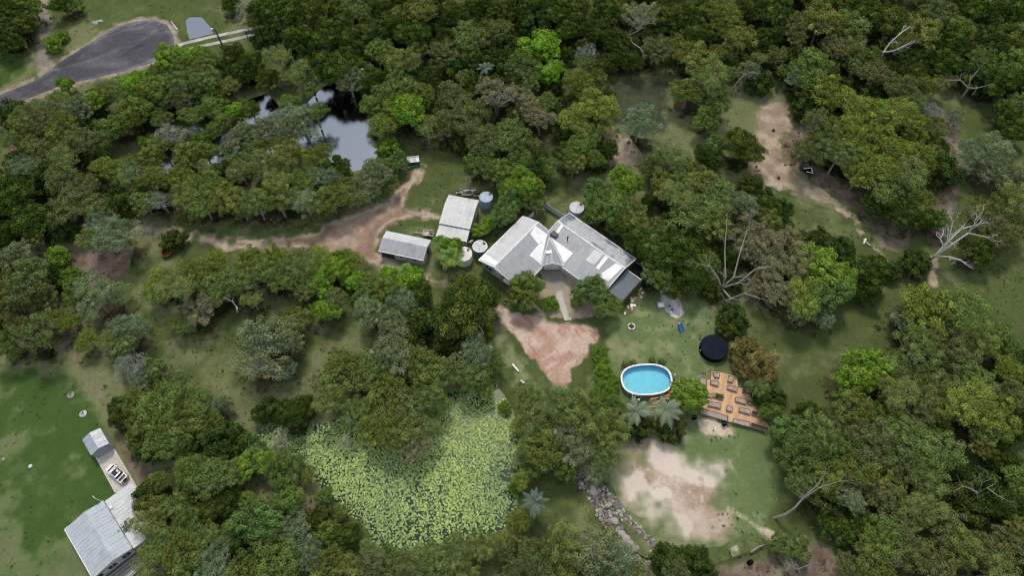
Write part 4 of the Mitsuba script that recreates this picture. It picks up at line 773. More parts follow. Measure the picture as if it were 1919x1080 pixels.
ring[..., 2] += rg.uniform(0, .03, (n, 1)) + np.cos(t - rg.uniform(0, 6.28, (n, 1))) * r[:, None] * rg.uniform(.0, .16, (n, 1)) + r[:, None] * .10
cen = np.concatenate([pts, np.full((n, 1), -.285) + rg.uniform(0, .03, (n, 1)) + r[:, None] * .1], 1)[:, None]
v = np.concatenate([cen, ring], 1); f = (np.arange(n) * (k + 1))[:, None, None] + np.array([[0, i, i + 1] for i in range(1, k)])
mixk = np.clip(meshkit.noise(np.column_stack([pts * .1, pts[:, :1] * 0]), 4) * 1.3 - .2 + rg.normal(size=n) * .18, 0, 1)[:, None]
c = ((1 - mixk) * np.array([.22, .34, .14]) + mixk * np.array([.35, .47, .15])) * rg.uniform(.6, 1.3, (n, 1))
put('lily_pads', (v.reshape(-1, 3), f.reshape(-1, 3)), 'm_vertex', color=np.repeat(c, k + 1, 0)); tag('lily_pads', 'yellow-green lily pads covering the lower pond', 'lily pads', kind='stuff')

# ------------------------------------------------------------------ trees
def sphere_dirs(n, rg):
    d = rg.normal(size=(n, 3)); return d / np.linalg.norm(d, axis=1, keepdims=True)
def leaf_quads(c, nrm, ln, wd, rg):
    """one small quad per leaf spray: centre c, normal nrm, random spin"""
    a = np.cross(nrm, rg.normal(size=c.shape)); a /= np.linalg.norm(a, axis=1, keepdims=True) + 1e-9
    b = np.cross(nrm, a); b /= np.linalg.norm(b, axis=1, keepdims=True) + 1e-9
    ln, wd = ln[:, None], wd[:, None]
    return np.stack([c - a * ln, c + b * wd, c + a * ln, c - b * wd], 1)
def make_tree(seed, R, zc, hz, ncl, rc, nleaf, leaf, cols, low=-.35, open_=0.0, fine=1.0, droop=0.0, nlimb=9, gain=1.0):
    """a tree of crown radius R, crown centre height zc, crown half height hz: (trunk mesh, crown mesh, leaf colours, clump tips)"""
    rg = np.random.default_rng(seed); off = rg.uniform(0, 90, 3); cs, rs = [], []
    nl = 1 if low < -.45 and R < 3 else int(rg.integers(3, 6)); an = rg.uniform(0, 6.28) + np.arange(nl) * 6.283 / nl + rg.uniform(-.4, .4, nl)
    lobes = [(np.array([math.cos(a), math.sin(a), 0]) * R * rg.uniform(.30, .50) + [0, 0, hz * rg.uniform(-.28, .28)], rg.uniform(.50, .68)) for a in an] if nl > 1 else [(np.zeros(3), 1.0)]
    for _ in range(6000):
        if len(cs) >= ncl: break
        d = sphere_dirs(1, rg)[0]
        if d[2] < low: continue
        lobe = .48 + .85 * meshkit.noise(d * 1.7 + off, 1)
        t = rg.uniform(.30, 1.0) ** (.45)
        lb = lobes[rg.integers(nl)]; c = lb[0] + d * [R, R, hz] * lb[1] * t * min(lobe + .12, 1.12); r = rc * rg.uniform(.65, 1.3)
        if all(np.linalg.norm((c - q) * [1, 1, 1.3]) > .70 * (r + s) for q, s in zip(cs, rs)): cs.append(c); rs.append(r)
    cs, rs = np.array(cs) + [0, 0, zc], np.array(rs)
    Q, C = [], []
    c0, c1, c2 = (np.array(c) for c in cols)
    for c, r in zip(cs, rs):
        n = int(nleaf * (r / rc) ** 2 * rg.uniform(.75, 1.2) * (1 - open_ * rg.uniform()))
        d = sphere_dirs(n, rg); d[:, 2] = np.where(d[:, 2] < -.25, -d[:, 2] * .7, d[:, 2])
        p = c + d * r * (.38 + .82 * rg.uniform(0, 1, (n, 1)) ** .75) * [1, 1, .78]
        p[:, 2] -= droop * rg.uniform(0, 1, n) ** 2 * r
        nr = d * [1, 1, 1.1] + rg.normal(size=(n, 3)) * .42 + [0, 0, .15]; nr /= np.linalg.norm(nr, axis=1, keepdims=True)
        ln = leaf * rg.uniform(.6, 1.35, n); Q.append(leaf_quads(p, nr, ln, ln * .55 * fine, rg))
        k = rg.uniform(); base = gain * (c0 + (c1 - c0) * k) if rg.uniform() < .82 else gain * c2
        C.append(base * rg.uniform(.82, 1.18) * rg.uniform(.78, 1.22, (n, 1)) * (1 + rg.normal(size=(n, 3)) * .05))
    Q, C = np.vstack(Q), np.vstack(C)
    mb = MB(); lean = rg.normal(size=2) * .06 * zc
    hub = np.array([lean[0], lean[1], max(zc - hz * .75, zc * .35)])
    tr = .030 * zc + .07
    mb.tube([[0, 0, -.1], [lean[0] * .3, lean[1] * .3, hub[2] * .5], hub], [tr * 1.25, tr, tr * .8], 7)
    for i in rg.permutation(len(cs))[:nlimb]:
        e = cs[i]; m1 = hub + (e - hub) * .5 + rg.normal(size=3) * .25 + [0, 0, -.1 * R]
        mb.tube([hub - [0, 0, .2], m1, e, e + (e - hub) / np.linalg.norm(e - hub) * rs[i] * .6], [tr * .62, tr * .42, tr * .22, tr * .08], 5)
    return mb.mesh(), (Q.reshape(-1, 3), np.arange(4 * len(Q)).reshape(-1, 4)), np.repeat(C, 4, 0)

K = 1.0
KINDS = {  # code: (name, words for the label, category, crown parameters, colours, variants, bark)
 'g': ('gum_tree', 'olive-green gum tree', 'tree', dict(R=4.5, zc=7.0, hz=3.2, ncl=60, rc=.92, nleaf=100, leaf=.26, open_=.55, fine=.8, nlimb=16), [((.115, .145, .042), (.185, .20, .075), (.10, .115, .03)), ((.10, .135, .042), (.17, .19, .08), (.13, .135, .055))], 4, 'm_bark_pale'),
 'y': ('gum_tree', 'yellow-green gum tree', 'tree', dict(R=4.5, zc=6.8, hz=3.2, ncl=66, rc=.92, nleaf=105, leaf=.26, open_=.4, fine=.85, nlimb=14), [((.122, .155, .034), (.188, .205, .058), (.105, .13, .03))], 4, 'm_bark_pale'),
 'b': ('gum_tree', 'brownish olive gum tree', 'tree', dict(R=4.5, zc=6.8, hz=3.1, ncl=58, rc=.92, nleaf=98, leaf=.25, open_=.5, fine=.8, nlimb=14), [((.105, .122, .050), (.155, .165, .076), (.12, .118, .045))], 3, 'm_bark_dark'),
 't': ('gum_tree', 'sparse tan gum tree', 'tree', dict(R=4.6, zc=6.8, hz=3.1, ncl=60, rc=.85, nleaf=95, leaf=.23, open_=.5, fine=.7), [((.15, .145, .075), (.22, .205, .115), (.19, .16, .10))], 2, 'm_bark_pale'),
 'w': ('gum_tree', 'open white-limbed gum tree', 'tree', dict(R=4.8, zc=7.0, hz=3.2, ncl=58, rc=.95, nleaf=70, leaf=.25, open_=.6, nlimb=26), [((.14, .165, .085), (.21, .23, .125), (.16, .17, .07))], 2, 'm_bark_white'),
 'm': ('leafy_tree', 'mid-green leafy tree', 'tree', dict(R=4.2, zc=5.6, hz=3.5, ncl=74, rc=.95, nleaf=105, leaf=.28, open_=.2, low=-.5), [((.075, .125, .032), (.14, .185, .058), (.10, .12, .03)), ((.082, .115, .04), (.13, .165, .065), (.07, .10, .03))], 3, 'm_bark_dark'),
 'B': ('leafy_tree', 'bright green leafy tree', 'tree', dict(R=4.2, zc=5.4, hz=3.5, ncl=78, rc=.9, nleaf=110, leaf=.28, open_=.15, low=-.5), [((.10, .185, .025), (.19, .27, .05), (.13, .19, .03))], 3, 'm_bark_dark'),
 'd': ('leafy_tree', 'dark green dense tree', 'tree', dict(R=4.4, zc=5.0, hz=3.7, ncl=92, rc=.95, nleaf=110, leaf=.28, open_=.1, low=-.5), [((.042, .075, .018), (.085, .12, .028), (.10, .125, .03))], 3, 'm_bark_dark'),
 'p': ('paperbark_tree', 'grey-green paperbark tree', 'tree', dict(R=4.2, zc=6.2, hz=3.3, ncl=78, rc=.80, nleaf=100, leaf=.21, open_=.35, fine=.8), [((.115, .15, .085), (.185, .215, .125), (.13, .15, .07))], 3, 'm_bark_pale'),
 's': ('paperbark_tree', 'silvery grey twiggy tree', 'tree', dict(R=4.0, zc=5.2, hz=3.0, ncl=60, rc=.8, nleaf=70, leaf=.20, open_=.5, fine=.5, nlimb=20), [((.21, .22, .19), (.31, .32, .29), (.16, .19, .12))], 2, 'm_bark_pale'),
 'u': ('shrub', 'bright green bush', 'shrub', dict(R=2.0, zc=1.2, hz=1.6, ncl=40, rc=.55, nleaf=75, leaf=.20, low=-.6, nlimb=5), [((.085, .165, .025), (.155, .245, .045), (.12, .19, .03))], 2, 'm_bark_dark'),
 'v': ('shrub', 'dark green bush', 'shrub', dict(R=2.2, zc=1.4, hz=1.8, ncl=44, rc=.6, nleaf=80, leaf=.22, low=-.6, nlimb=5), [((.038, .07, .02), (.075, .115, .032), (.09, .12, .03))], 2, 'm_bark_dark'),
 'o': ('shrub', 'orange-brown shrub', 'shrub', dict(R=2.8, zc=2.0, hz=2.3, ncl=54, rc=.65, nleaf=80, leaf=.21, low=-.5, open_=.3, nlimb=6), [((.135, .105, .05), (.20, .155, .075), (.115, .115, .045))], 2, 'm_bark_dark'),
}
PROTO = {}
for code, (name, words, cat, par, colsets, nvar, bark) in KINDS.items():
    PROTO[code] = []
    for ci, cols in enumerate(colsets):
        for vi in range(nvar):
            q = dict(par); sd = sum(map(ord, code)) * 100 + ci * 10 + vi; rg = np.random.default_rng(sd)
            q['zc'] *= rg.uniform(.92, 1.1); q['hz'] *= rg.uniform(.9, 1.12); q['ncl'] = int(q['ncl'] * rg.uniform(.9, 1.1))
            q['gain'] = np.array([1.02, 1.06, .95]) if code in 'dv' else np.array([1.15, 1.22, 1.0]) if code in 'uB' else np.array([1.24, 1.34, 1.26 if code in 'pstw' else 1.08]); q['leaf'] *= .77 * rg.uniform(.82, 1.22); q['nleaf'] = int(q['nleaf'] * 1.5)
            cs = [tuple(np.array(c) * rg.uniform(.74, 1.2) * (1 + rg.normal(size=3) * [.075, .05, .09])) for c in cols]
            tm, cm, cc = make_tree(sd, cols=cs, **q)
            gk = f'group_{name}_{code}{ci}{vi}'.lower() + ('x' if code.isupper() else '')
            scene[gk] = {'type': 'shapegroup', 'trunk': mikit.ply(tm, bark, smooth=True), 'crown': mikit.ply(cm, 'm_vertex', color=cc)}
            PROTO[code].append((gk, q))

TREES = """
15,20,28,d 45,45,22,d 10,72,25,d 55,8,20,m 20,55,20,d 118,12,18,d 136,4,16,m 100,85,14,u 118,68,10,u 465,18,24,s 500,22,26,d 432,4,16,d
72,216,28,b 122,160,13,B 142,206,24,p 185,188,22,B 60,240,22,b 252,158,28,B 290,172,28,m 318,110,26,B 362,104,24,B 300,143,20,m 340,150,25,g 388,150,25,g 430,160,18,g 332,186,24,b 400,195,25,m 446,206,20,B 362,216,20,g 250,215,28,m 210,236,24,m 112,242,28,g 152,266,28,b 120,302,26,g 180,292,20,d 205,318,24,y 115,335,30,b 160,348,24,b 40,312,26,p 25,345,28,d 85,285,24,b
320,255,24,p 300,275,18,g 410,232,20,m 430,275,18,p 455,250,20,p 385,290,18,m 470,205,18,d 500,245,22,p 480,270,20,m 520,265,20,g 345,285,16,m 255,300,16,b 285,300,20,m 320,255,26,s 365,244,15,s 280,270,15,u 378,262,14,u 355,296,24,m 290,336,26,y 340,332,22,y 392,340,22,g 456,130,22,d 476,118,20,d 520,108,28,g 556,140,26,g 582,152,22,m 500,152,18,d 560,216,28,p 540,243,24,p 592,212,20,g 576,250,20,p 430,258,15,s 520,240,20,s
490,306,28,g 540,292,30,g 592,296,28,y 450,320,26,g 520,336,26,g 566,342,24,g 612,332,26,p 540,30,28,d 590,20,26,d 622,72,30,m 604,74,22,m 560,70,26,d 640,40,22,d 650,110,20,d
660,10,22,m 700,15,20,m 650,75,22,m 736,50,30,g 772,75,28,m 792,20,26,g 760,122,28,g 832,100,26,b 900,10,22,m 942,22,22,d 880,70,28,g 922,60,24,b 882,102,18,m 842,74,22,m 700,60,24,d 715,100,24,m 1000,15,28,m 1052,30,26,m 850,30,24,d
1012,85,36,B 975,124,26,m 1028,134,26,B 942,112,18,v 1097,102,20,s 1062,62,20,d 1112,55,24,d 1130,18,24,d 1162,80,26,d 1200,30,30,w 1232,92,26,b 1258,30,24,g 1182,112,22,d 1080,15,24,m 1145,115,18,d
655,150,22,p 690,140,20,m 746,160,26,g 766,205,32,B 706,196,24,m 722,232,26,y 724,276,18,u 852,180,28,b 870,215,34,b 930,175,32,t 985,195,28,t 830,232,26,b 1012,222,26,t 905,262,30,b 960,256,28,g 900,302,26,m 975,302,24,m 940,320,22,m 1086,160,30,y 1112,195,34,y 1080,226,28,y 1132,216,24,y 1090,266,24,m 1098,290,24,m 1076,292,22,m 790,175,24,g 800,240,22,g 740,210,22,m
1200,226,34,p 1255,296,30,g 985,347,26,B 1280,330,28,g
1300,25,28,g 1356,35,34,y 1386,75,28,g 1310,65,24,g 1306,110,36,g 1330,150,34,g 1290,170,26,g 1340,190,28,m 1320,226,22,m 1402,130,20,w 1430,10,26,m 1460,30,30,m 1490,50,24,b 1540,40,34,g 1590,45,30,g 1620,18,28,g 1670,38,34,d 1722,60,34,g 1762,25,30,b 1810,20,28,d 1850,15,28,d 1900,20,26,g 1872,75,32,m 1892,120,30,m 1842,110,24,m 1860,155,28,d 1905,152,22,d 1600,82,26,g 1570,92,26,b 1520,132,36,m 1500,140,24,p 1640,140,28,b 1692,168,28,b 1722,110,26,d 1780,75,28,d 1770,120,24,d 1440,70,24,d 1455,105,18,b 1800,60,24,g 1550,8,22,d
1558,175,32,y 1600,200,30,y 1650,210,36,y 1692,216,34,y 1712,242,28,y 1540,236,34,b 1582,252,34,y 1640,252,36,y 1690,282,34,y 1520,280,30,b 1572,292,28,g 1640,312,34,y 1702,332,34,g 1732,300,24,y 1660,352,30,g 1610,330,26,y 1720,378,26,g 1610,275,28,g
1396,278,30,d 1326,292,24,d 1345,270,18,m 1312,342,30,g 1746,206,20,s 1830,282,28,p 1872,280,32,p 1802,312,20,s 1902,330,26,p 1850,325,20,p 1902,250,22,d 1880,215,22,d 1790,215,16,p 1905,190,18,m
25,386,34,d 60,415,30,d 15,432,24,d 130,385,34,b 180,386,28,g 216,440,38,p 190,418,26,p 270,380,22,g
300,375,24,s 345,376,22,g 380,382,26,g 430,376,28,g 480,380,28,g 520,374,30,g 572,376,30,p 620,370,28,g 664,366,24,g 700,330,26,p 690,362,20,p 640,350,22,g 410,360,22,y 340,365,20,g 600,390,18,m 455,396,16,g 730,345,16,m 745,300,16,m 715,310,18,m
108,486,20,u 328,452,18,v 20,480,26,p 125,520,18,u 35,532,46,b 18,582,30,b 75,560,28,b 60,622,36,b 20,640,28,m 90,600,24,g 175,558,36,p 216,553,22,p 140,548,22,m 130,602,20,y 240,612,30,p 232,640,26,m 200,640,20,g 160,642,20,y
368,512,30,y 302,522,24,y 330,542,36,g 404,500,24,y 410,540,30,g 290,548,22,g 440,530,28,g 370,582,28,t 466,486,22,y 520,484,24,y 560,498,28,g 602,490,24,y 630,506,26,B 530,520,26,g 490,510,26,g 602,530,26,B 612,580,22,B 570,540,22,g 655,490,22,y 660,525,20,B
505,628,44,w 485,675,40,w 535,690,20,p 540,640,26,w 240,690,30,s 286,690,22,m 260,715,22,p 330,712,20,g
300,762,38,g 360,750,30,g 330,790,36,g 392,762,22,p 270,790,28,g 310,830,30,g 390,802,24,g 420,758,14,p 255,820,20,g 350,830,22,m
345,880,20,y 405,895,32,g 455,880,24,B 500,866,22,B 530,882,30,m 470,832,18,m 545,775,26,d 575,765,20,v 502,770,20,v 525,825,20,s 560,795,16,v 480,860,20,m
285,970,32,g 240,985,16,w 320,950,26,g 350,985,26,m 300,1020,30,g 275,1060,26,g 340,1042,34,g 400,1060,34,p 430,1010,26,b 480,980,34,m 500,1012,28,g 470,945,22,m 540,930,28,m 550,990,28,p 570,1040,30,p 612,1060,28,g 520,1060,34,g 450,1070,28,g 430,990,14,u 385,1010,24,g 390,955,22,d 430,940,24,d
640,700,36,g 700,690,34,g 740,660,34,p 790,690,34,g 830,702,24,g 600,720,20,t 620,750,30,g 670,770,26,g 720,740,34,g 760,760,34,g 800,740,28,g 700,800,28,y 740,810,34,g 790,802,30,g 780,840,26,t 645,830,14,s 822,760,20,g 650,720,24,b
690,590,28,p 740,612,28,p 750,562,28,p 722,548,22,m 772,530,28,B 732,520,22,B 870,572,50,d 845,600,32,d 900,555,32,d 890,660,30,p 920,680,20,m 885,702,28,g 902,722,22,m 850,690,22,p 845,468,20,B 720,580,20,m 775,575,22,m 690,530,18,m 680,560,18,m 790,600,20,m
1000,790,34,g 1050,760,36,g 1100,770,40,g 1140,810,32,g 1020,840,36,g 1080,830,34,p 1130,850,28,g 990,752,22,g 1060,870,22,m 1110,880,24,p 1160,785,22,g 1040,800,30,g 1090,800,24,w 1000,870,20,m 1150,760,16,m
975,900,16,y 975,975,22,y 955,1010,20,g 945,1035,20,b 900,1020,24,g 850,1040,30,m 800,1050,28,g 870,1072,26,g 760,1062,30,b 700,1066,28,b 650,1070,26,g 690,1030,18,g 640,1012,26,d 610,1000,20,m 730,1045,18,m 1000,1040,30,b 1050,1022,34,g 1110,1035,40,w 1160,1050,34,p 1022,1075,26,g 1200,1075,22,g 960,1072,20,b 1070,1060,28,g 1140,1015,22,g
1250,1055,26,v 1300,1050,22,v 1270,1075,24,b 1320,1075,16,v 1292,740,28,B 1200,795,22,v 1255,805,22,v 1130,700,14,u 1135,735,18,u 1125,662,12,u 1128,680,12,u 1175,800,20,v 1145,720,14,u 1120,750,14,u
985,545,26,m 1030,570,13,u 1110,545,26,m 1138,572,24,m 1080,566,9,u 942,404,20,m 952,380,22,m 916,418,14,B 900,432,14,B 1002,375,20,m 960,350,22,B
1140,382,34,m 1170,345,26,B 1182,402,28,g 1120,362,24,m 1152,422,20,d 1205,455,28,d 1260,482,38,d 1230,512,26,m 1290,522,30,d 1300,400,40,g 1270,370,34,g 1340,372,34,g 1242,350,26,g 1330,420,30,g 1385,378,28,p 1250,420,26,d 1295,450,26,d 1230,470,26,m 1110,405,16,m 1225,310,20,m 1265,545,18,d
1438,470,34,t 1492,490,34,t 1530,500,38,B 1550,552,32,m 1510,552,34,y 1460,540,30,t 1500,582,26,g 1572,520,28,B 1480,450,26,t 1400,470,24,t 1440,510,24,t 1545,590,22,p
1625,512,30,d 1625,545,22,d 1665,512,15,v 1712,496,22,v 1740,588,46,y 1810,582,40,g 1722,652,38,g 1782,660,38,b 1830,640,32,g 1680,682,30,g 1650,692,30,B 1600,702,34,B 1700,712,30,g 1752,722,34,g 1820,712,34,g 1880,642,30,m 1900,692,28,y 1700,590,26,p
1700,402,28,d 1655,385,28,d 1760,412,18,m 1890,380,34,g 1872,440,28,b 1830,470,28,d 1905,430,24,g 1740,410,20,d 1845,395,22,g
1372,598,22,v 1358,620,14,v 1400,660,24,o 1426,690,28,o 1395,690,18,o 1440,745,22,v 1420,725,18,m 1445,770,16,m 1330,545,18,v
1600,760,32,g 1482,810,28,m 1530,812,36,g 1500,850,34,m 1560,852,34,m 1612,880,34,g 1580,812,28,b 1640,832,40,b 1702,822,40,g 1750,850,40,g 1690,872,34,b 1740,902,34,g 1662,902,30,g 1540,890,30,m 1640,920,24,b 1592,930,28,p 1680,742,34,g 1720,762,32,b 1762,762,30,g 1830,762,44,y 1872,780,36,y 1890,740,30,b 1800,742,28,g 1850,802,30,g 1640,780,26,m
1680,960,38,b 1730,960,36,g 1780,992,36,b 1660,1012,34,g 1700,1032,36,b 1640,1052,30,g 1750,1052,34,b 1800,1032,32,g 1850,1042,34,b 1890,1022,30,b 1870,1072,34,g 1500,1030,20,m 1462,1022,18,m 1480,1062,14,s 1620,982,26,d 1580,1000,20,d 1902,960,28,d 1640,1025,24,g 1905,900,24,m 1880,860,24,d 1800,890,20,d 1590,1060,24,b 1545,985,18,d
"""
REGIONS = [('in the dark top left corner', 25, 45), ('around the gravel track top left', 120, 40), ('by the far end of the pale driveway', 470, 20), ('between turning circle and pond, left part', 90, 200), ('between turning circle and pond, middle part', 200, 190), ('just below the turning circle', 330, 125), ('along the upper left bank of the dark pond', 400, 190),
 ('left of the dark pond', 120, 300), ('at the left tip of the dark pond', 220, 300), ('standing in the left arm of the dark pond', 350, 260), ('above the dark pond', 520, 120), ('between the two arms of the pond', 555, 225), ('along the lower bank of the pond, left part', 330, 345), ('along the lower bank of the pond, middle part', 480, 310), ('along the lower bank of the pond, right part', 600, 310),
 ('in the dark top forest, left part', 580, 40), ('in the dark top forest, centre left', 720, 50), ('in the dark top forest, centre', 860, 50), ('around the bright tree at the top centre', 1010, 90), ('in the dark top forest, right of centre', 1130, 60), ('right of the open pond water', 700, 190), ('behind the sheds, left part', 800, 200), ('behind the sheds, middle part', 900, 230), ('behind the sheds, right part', 980, 260),
 ('behind the house in the tall row', 1100, 220), ('far behind the right wing of the house', 1220, 280), ('at the top left of the dirt clearing', 1320, 110), ('along the top edge right of centre', 1380, 30), ('along the top edge, right part', 1560, 60), ('along the top edge, far right', 1720, 50), ('in the top right corner', 1860, 60), ('above the pale dirt track', 1500, 140),
 ('in the upper big cluster by the dirt track', 1620, 200), ('in the lower big cluster by the dirt track', 1640, 310), ('left of the pale dirt track', 1350, 290), ('at the right edge by the tan patch', 1850, 280), ('at the left edge above the clay driveway', 40, 400), ('at the left start of the clay driveway', 200, 410), ('along the top of the clay driveway, left part', 380, 385), ('along the top of the clay driveway, right part', 560, 385), ('beside the small shelter', 715, 325),
 ('at the left edge in mid photo', 40, 560), ('left of the boundary path', 130, 530), ('right of the boundary path', 210, 610), ('below the clay driveway, left part', 320, 530), ('below the clay driveway, middle part', 440, 505), ('below the clay driveway, right part', 580, 500), ('in the middle of the left paddock', 505, 650), ('above the grey garden shed', 260, 700), ('right of the concrete slab', 320, 790), ('left of the lily pond', 440, 860), ('at the upper left tip of the lily pond', 540, 790),
 ('beside the neighbouring house', 300, 990), ('at the bottom edge left of the lily pond', 400, 1030), ('below the left side of the lily pond', 520, 980), ('over the top left of the lily pond', 650, 730), ('over the top right of the lily pond', 770, 730), ('over the middle of the lily pond', 740, 810), ('left of the big dark tree by the house', 730, 570), ('at the big dark tree by the house', 870, 575), ('between big dark tree and lily pond', 890, 690), ('beside the palm at the sheds', 845, 470),
 ('between lily pond and paddock, upper part', 1070, 770), ('between lily pond and paddock, lower part', 1070, 850), ('along the right bank of the lily pond', 970, 960), ('along the bottom edge below the lily pond', 770, 1050), ('at the bottom edge left of the rock drain', 1080, 1040), ('at the bottom edge right of the rock drain', 1280, 1060), ('around the swimming pool', 1220, 780), ('along the garden strip left of the pool', 1130, 710), ('in the front courtyard of the house', 1070, 555), ('behind the left wing of the house', 940, 385),
 ('behind the right wing of the house', 1150, 380), ('at the right end of the house', 1240, 480), ('in the clump right of the house', 1300, 390), ('around the bare-limbed tree', 1440, 490), ('right of the bare-limbed tree', 1530, 540), ('along the path fork on the right', 1670, 510), ('in the pale gum group at right, upper part', 1770, 590), ('in the pale gum group at right, lower part', 1770, 700), ('at the left of the pale gum group', 1640, 690), ('below the big cluster on the right', 1700, 395), ('at the right edge above mid photo', 1870, 420), ('at the right edge below mid photo', 1885, 670),
 ('beside the black tank', 1390, 640), ('beside the orange platform', 1440, 745), ('right of the sandy paddock, upper part', 1520, 830), ('right of the sandy paddock, lower part', 1580, 910), ('in the lower right woods, upper left part', 1660, 840), ('in the lower right woods, upper middle part', 1720, 790), ('in the lower right woods, upper right part', 1850, 770), ('in the lower right woods, centre', 1720, 900), ('in the lower right woods, lower left part', 1640, 1000), ('in the lower right woods, lower middle part', 1740, 1010), ('in the bottom right corner', 1860, 1040), ('at the bottom right of the fallen fence', 1490, 1040)]
TREES = TREES.replace('320,255,24,p ', '')
TREES += ' 248,328,24,g 262,352,18,b 556,866,13,m 578,893,14,g 606,930,14,m 636,962,14,g 662,992,12,m 945,764,10,u 266,336,20,g 300,332,18,p 516,226,22,p 542,192,18,m 425,302,16,p 385,318,18,g 450,300,16,m 500,268,18,g 560,600,22,g 472,562,20,g 345,610,18,g 968,800,12,y 972,862,13,g 968,915,11,u 1395,440,22,t 1430,440,24,t 1420,540,20,t 622,128,30,d 660,132,28,d 690,148,22,d'
trees = []
for tok in TREES.split():
    x, y, r, c = tok.split(','); trees.append([float(x), float(y), float(r), 'd' if (c == 'm' and float(y) < 110 and float(x) > 480 and len(trees) % 3) or (c == 'g' and float(y) < 70 and len(trees) % 3 == 0) else c])  # some top trees made darker green, partly vignette shade put into leaf colour
rg = np.random.default_rng(2024)
cells, FLOOR, TREEPTS = {}, [], []
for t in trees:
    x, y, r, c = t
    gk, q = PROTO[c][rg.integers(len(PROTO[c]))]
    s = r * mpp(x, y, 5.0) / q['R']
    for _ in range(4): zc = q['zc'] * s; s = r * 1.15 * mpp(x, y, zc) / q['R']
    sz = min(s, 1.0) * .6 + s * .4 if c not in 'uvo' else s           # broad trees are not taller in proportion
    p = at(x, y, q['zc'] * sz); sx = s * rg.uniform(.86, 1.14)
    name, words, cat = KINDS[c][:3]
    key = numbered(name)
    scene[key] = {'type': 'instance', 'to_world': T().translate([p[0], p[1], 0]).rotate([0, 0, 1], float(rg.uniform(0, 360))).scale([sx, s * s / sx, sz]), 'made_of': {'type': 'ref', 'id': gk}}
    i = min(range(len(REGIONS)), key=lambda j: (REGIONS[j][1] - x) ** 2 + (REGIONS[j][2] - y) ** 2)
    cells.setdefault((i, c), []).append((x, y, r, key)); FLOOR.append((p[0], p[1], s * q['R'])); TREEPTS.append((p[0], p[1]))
ORD = ['leftmost', 'second from left', 'third from left', 'fourth from left', 'fifth from left', 'sixth from left', 'seventh from left', 'eighth from left', 'ninth from left', 'tenth from left']
for (i, c), lst in cells.items():
    name, words, cat = KINDS[c][:3]; where = REGIONS[i][0]; lst.sort(); n = len(lst)
    for j, (x, y, r, key) in enumerate(lst):
        if n == 1: lab = f'{words} {where}'
        elif n == 2:
            dx, dy = abs(lst[0][0] - lst[1][0]), abs(lst[0][1] - lst[1][1]); first = (j == 0) if dx >= dy else (y == min(l[1] for l in lst))
            lab = f'{("left" if dx >= dy else "upper") if first else ("right" if dx >= dy else "lower")} {words} of two {where}'
        elif j == n - 1: lab = f'rightmost {words} {where}'
        else: lab = f'{ORD[j]} {words} {where}'
        tag(key, lab, cat)

# --- dead and bare-limbed trees: a trunk, and each big limb a part with its twigs
def limb(mb, p, d, ln, r, depth, rg, bend=.25, split=(2, 3), up=.12):
    pts, rr, q = [np.array(p, float)], [r], np.array(d, float)
    n = 4
    for i in range(n):
        q = q + rg.normal(size=3) * bend * .75 + [0, 0, up * .3]; q /= np.linalg.norm(q)
        pts.append(pts[-1] + q * ln / n); rr.append(r * (1 - .5 * (i + 1) / n))
    mb.tube(pts, rr, 6 if depth > 1 else 4)
    if depth > 0:
        for _ in range(rg.integers(split[0], split[1] + 1)):
            k = rg.integers(2, n + 1); e = q + rg.normal(size=3) * .55; e /= np.linalg.norm(e)
            limb(mb, pts[k], e, ln * rg.uniform(.45, .75), rr[k] * .72, depth - 1, rg, bend, split, up)
    return pts[-1], q
def bare_tree(seed, base, pxs, label, bark='m_bark_white', r=.32, depth=3, tips=None):
    """base: pixel of the foot; pxs: for each big limb the pixels and heights it runs through"""
    k = thing('bare_tree', label, 'tree'); rg = np.random.default_rng(seed); b = at(*base)
    fork = at(*pxs[0])
    put('trunk', MB().tube([b - [0, 0, .2], b + (fork - b) * .5 + rg.normal(size=3) * .1, fork], [r * 1.25, r, r * .85], 9), bark, k, smooth=True)
    for ln in pxs[1:]:
        mb = MB(); pts = [fork] + [at(*q) for q in ln]; rr = np.linspace(r * .75, r * .22, len(pts)); mb.tube(pts, rr, 7)
        for i in range(1, len(pts)):
            d = pts[i] - pts[i - 1]; L = np.linalg.norm(d); d = d / L
            for _ in range(2 if i < len(pts) - 1 else 3):
                e = d + rg.normal(size=3) * .55; e /= np.linalg.norm(e); limb(mb, pts[i], e, max(L * rg.uniform(.4, .7), 1.0), rr[i] * .6, depth - 1, rg)
        put('limb', mb, bark, k, smooth=True)
    return k
bare_tree(1, (1743, 488), [(1752, 480, 2.5), [(1775, 455, 5.5), (1800, 430, 7), (1835, 420, 8)], [(1778, 450, 6), (1785, 418, 8.5)], [(1780, 482, 4), (1800, 488, 5), (1812, 497, 5)], [(1815, 437, 7), (1850, 445, 7.5)], [(1770, 465, 5), (1762, 448, 6.5), (1768, 436, 7)]], 'big dead white tree with forked bare limbs leaning right near the right edge', r=.32, depth=4)
bare_tree(2, (1343, 552), [(1352, 540, 2.0), [(1360, 520, 5), (1358, 470, 7), (1362, 420, 9)], [(1375, 520, 5), (1385, 480, 7), (1400, 430, 9)], [(1370, 560, 4), (1395, 550, 5.5), (1425, 560, 6)], [(1345, 520, 4), (1330, 500, 6), (1310, 495, 7)], [(1385, 530, 5), (1415, 505, 7), (1445, 500, 8)]], 'half-bare tree with spreading white limbs beside the right lawn', bark='m_bark_pale', r=.30, depth=4)
bare_tree(3, (1450, 972), [(1490, 952, 5.5), [(1508, 930, 8), (1530, 912, 10), (1545, 890, 11.5)], [(1505, 935, 7.5), (1535, 915, 9.5), (1575, 902, 11)]], 'leaning white-trunked tree with thin bare crown beside the sandy paddock', bark='m_bark_pale', r=.22, depth=4)
